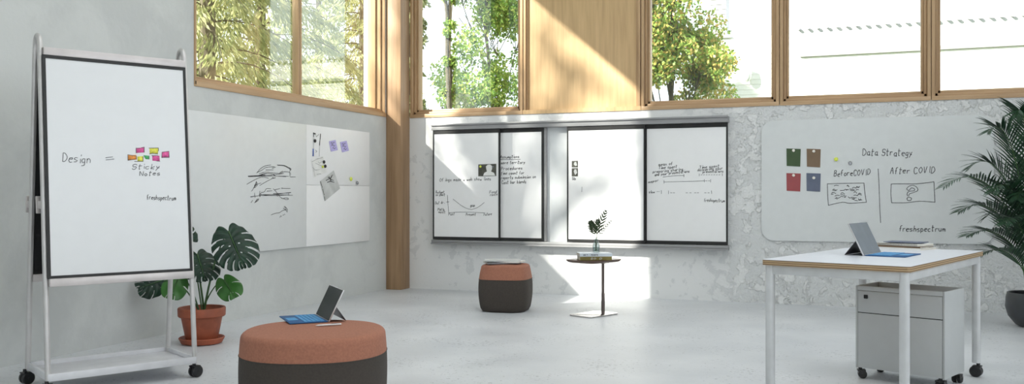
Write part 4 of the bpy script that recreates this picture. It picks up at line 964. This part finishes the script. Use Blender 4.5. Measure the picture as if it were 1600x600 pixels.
def monstera_leaf(base, tip, width, facing, m, seed, lobes=6, cup=0.05, droop=0.12):
    """base, tip in the plant's own coordinates; facing = direction the upper side looks"""
    r = random.Random(seed); ax = (tip - base); L = ax.length; ax.normalize()
    nrm = (facing - ax * facing.dot(ax)).normalized(); sx = ax.cross(nrm)
    NT, NS = 84, 12; mb = MB()
    for side in (-1, 1):
        cuts = []
        for k in range(lobes):
            c = 0.20 + 0.70 * (k + 0.5 + r.uniform(-.12, .12)) / lobes; cuts.append((c, 0.008 + 0.005 * r.random(), 0.36 + 0.25 * r.random()))
        vs, fs = [], []
        for i in range(NT + 1):
            t = i / NT
            th = R(158) * (1 - t) ** 1.15 + R(8) * t           # direction of the veins, from the tip direction
            wv = width * 0.5 * (0.62 + 1.25 * math.sin(math.pi * min(1, t * 0.86 + 0.10))) * (1 - t ** 5) ** 0.9 * 0.62 + L * 0.12 * t ** 3
            my = L * (0.10 + 0.80 * t ** 0.95)
            for j in range(NS + 1):
                s_ = j / NS; bend = th - 0.35 * s_ * s_
                x = wv * s_ * math.sin(bend + 0.15 * s_); y = my + wv * s_ * math.cos(bend)
                z = cup * width * abs(x / width) * 2 - droop * L * (y / L - 0.3) ** 2 - 0.22 * width * (x / (width * .5)) ** 2 * 0.5 + 0.006 * math.sin(t * lobes * 2 * math.pi / 0.7) * s_
                vs.append(base + sx * x * side + ax * (y - L * 0.10) + nrm * z)
        for i in range(NT):
            t = (i + 0.5) / NT
            for j in range(NS):
                s_ = (j + 0.5) / NS; cut = False
                for c, hw, s0 in cuts:
                    if s_ > s0 and abs(t - c) < hw * min(1, (s_ - s0) * 5 + .35) * (0.8 + 0.6 * s_): cut = True
                for c, hw, s0 in cuts[1::2]:
                    if abs(t - c - 0.05) < 0.010 and 0.14 < s_ < 0.26: cut = True
                if not cut:
                    a = i * (NS + 1) + j; fs.append((a, a + 1, a + NS + 2, a + NS + 1))
        mb.add(vs, fs)
    o_ = mb.build('leaf', m, mon, solid=0.0012, angle=60)
    rib = MB(); pts = []
    for i in range(10):
        u = i / 9; y = L * (0.90 * u); z = -droop * L * ((y + L * .1) / L - 0.3) ** 2 + 0.003
        pts.append(base + ax * y + nrm * z)
    rib.tube(pts, 0, 6, rad=[0.005 * (1 - u / 11) for u in range(10)]); rib.build('leaf_rib', M['stem'], o_)
    return o_
toC = (EYE - mo).normalized()
def mpnt(px, py, d): return at_depth(px, py, d) - mo
def stalk(b, bend, root=(0, 0, 0), r0=0.008):
    root = Vector(root); P = []
    c = root.lerp(b, 0.5) + Vector(bend)
    for i in range(10):
        u = i / 9; P.append(root * (1 - u) ** 2 + c * 2 * u * (1 - u) + b * u * u)
    MB().tube(P, 0, 8, rad=[r0 * (1 - 0.5 * i / 9) for i in range(10)]).build('leaf_stalk', M['stem'], mon)
LV = [((357, 361, 6.80), (383, 421, 6.62), 0.30, Vector((0.1, 0, 0.45)) + toC, 'monstera', 1, 6, (-0.02, 0, 0.15)),
      ((308, 397, 6.90), (322, 440, 6.70), 0.25, Vector((0.3, 0, 0.2)) + toC, 'monstera', 2, 5, (-0.02, 0, 0.08)),
      ((350, 437, 6.80), (368, 466, 6.72), 0.17, Vector((0, 0, 0.25)) + toC, 'monstera_young', 3, 2, (0.0, 0, 0.10)),
      ((254, 438, 6.95), (214, 451, 6.85), 0.20, Vector((0, 0, 0.5)) + toC, 'monstera', 4, 4, (0, 0, 0.17)),
      ((279, 432, 6.80), (265, 468, 6.70), 0.17, Vector((-0.1, 0, 0.3)) + toC, 'monstera_young', 5, 2, (0, 0, 0.15)),
      ((296, 375, 6.98), (262, 345, 7.0), 0.22, Vector((-0.3, 0, 1.0)) + toC * .8, 'monstera', 6, 5, (0, 0, 0.1))]
for i, (b, t, wdt, fc, m, sd_, lb, bend) in enumerate(LV):
    B_, T_ = mpnt(*b), mpnt(*t)
    monstera_leaf(B_, T_, wdt, fc, M[m], sd_, lb)
    stalk(B_, bend, (0.02 * math.cos(i * 1.1), 0.02 * math.sin(i * 1.1), 0.0), 0.009 if i < 2 else 0.006)

# ================================================================== PALM
pcx = from_cam(4.50, 7.72)
pp = thing('dark_pot', 'anthracite bowl-shaped pot holding the palm by the back wall', 'plant pot', (pcx.x, pcx.y, 0))
MB().lathe([(0.02, 0.0), (0.10, 0.0), (0.135, 0.02), (0.19, 0.09), (0.212, 0.17), (0.206, 0.25), (0.196, 0.292), (0.190, 0.296), (0.183, 0.290), (0.19, 0.25), (0.19, 0.235)], 56, cap=False).build('pot_body', M['dark_pot'], pp)
MB().lathe([(0.02, 0.245), (0.189, 0.24), (0.189, 0.23), (0.02, 0.23)], 40).build('soil', M['soil'], pp)
po = Vector((pcx.x, pcx.y, 0.24))
pal = thing('potted_palm', 'tall feathery green palm in the dark pot at the right edge', 'plant', po)
fr_spec = [((1588, 182, 7.50), 0.35), ((1545, 205, 7.55), 0.25), ((1476, 291, 7.20), 0.36), ((1515, 262, 7.75), 0.30), ((1500, 330, 7.45), 0.25), ((1512, 368, 7.35), 0.18), ((1530, 398, 7.45), 0.14), ((1552, 300, 7.2), 0.3),
           ((1620, 190, 7.7), 0.3), ((1665, 230, 7.8), 0.3), ((1700, 300, 7.6), 0.3), ((1710, 360, 7.4), 0.2), ((1640, 330, 7.0), 0.25), ((1600, 260, 8.05), 0.3), ((1570, 350, 7.1), 0.22), ((1660, 390, 7.2), 0.15), ((1540, 340, 7.95), 0.25), ((1590, 310, 7.3), 0.28)]
for i, ((px, py, d), lift) in enumerate(fr_spec):
    e = at_depth(px, py, d) - po
    a0 = Vector((0.05 * math.cos(i * 2.4), 0.05 * math.sin(i * 2.4), 0))
    c1 = Vector((e.x * 0.12, e.y * 0.12, max(0.35, e.z * 0.75) + lift * 0.2)); c2_ = Vector((e.x * 0.6, e.y * 0.6, e.z + lift * 0.75))
    P = []
    for k in range(15):
        u = k / 14; P.append(a0 * (1 - u) ** 3 + c1 * 3 * u * (1 - u) ** 2 + c2_ * 3 * u * u * (1 - u) + e * u ** 3)
    a, b = MB(), MB(); frond(a, b, P, 30, 0.26, 0.016, 0.55, 0, 100 + i, 0.32, rr=(0.007, 0.0015))
    fo = a.build('frond', M['stem'], pal); b.build('leaflets', M['palm'], fo, solid=0.0005)
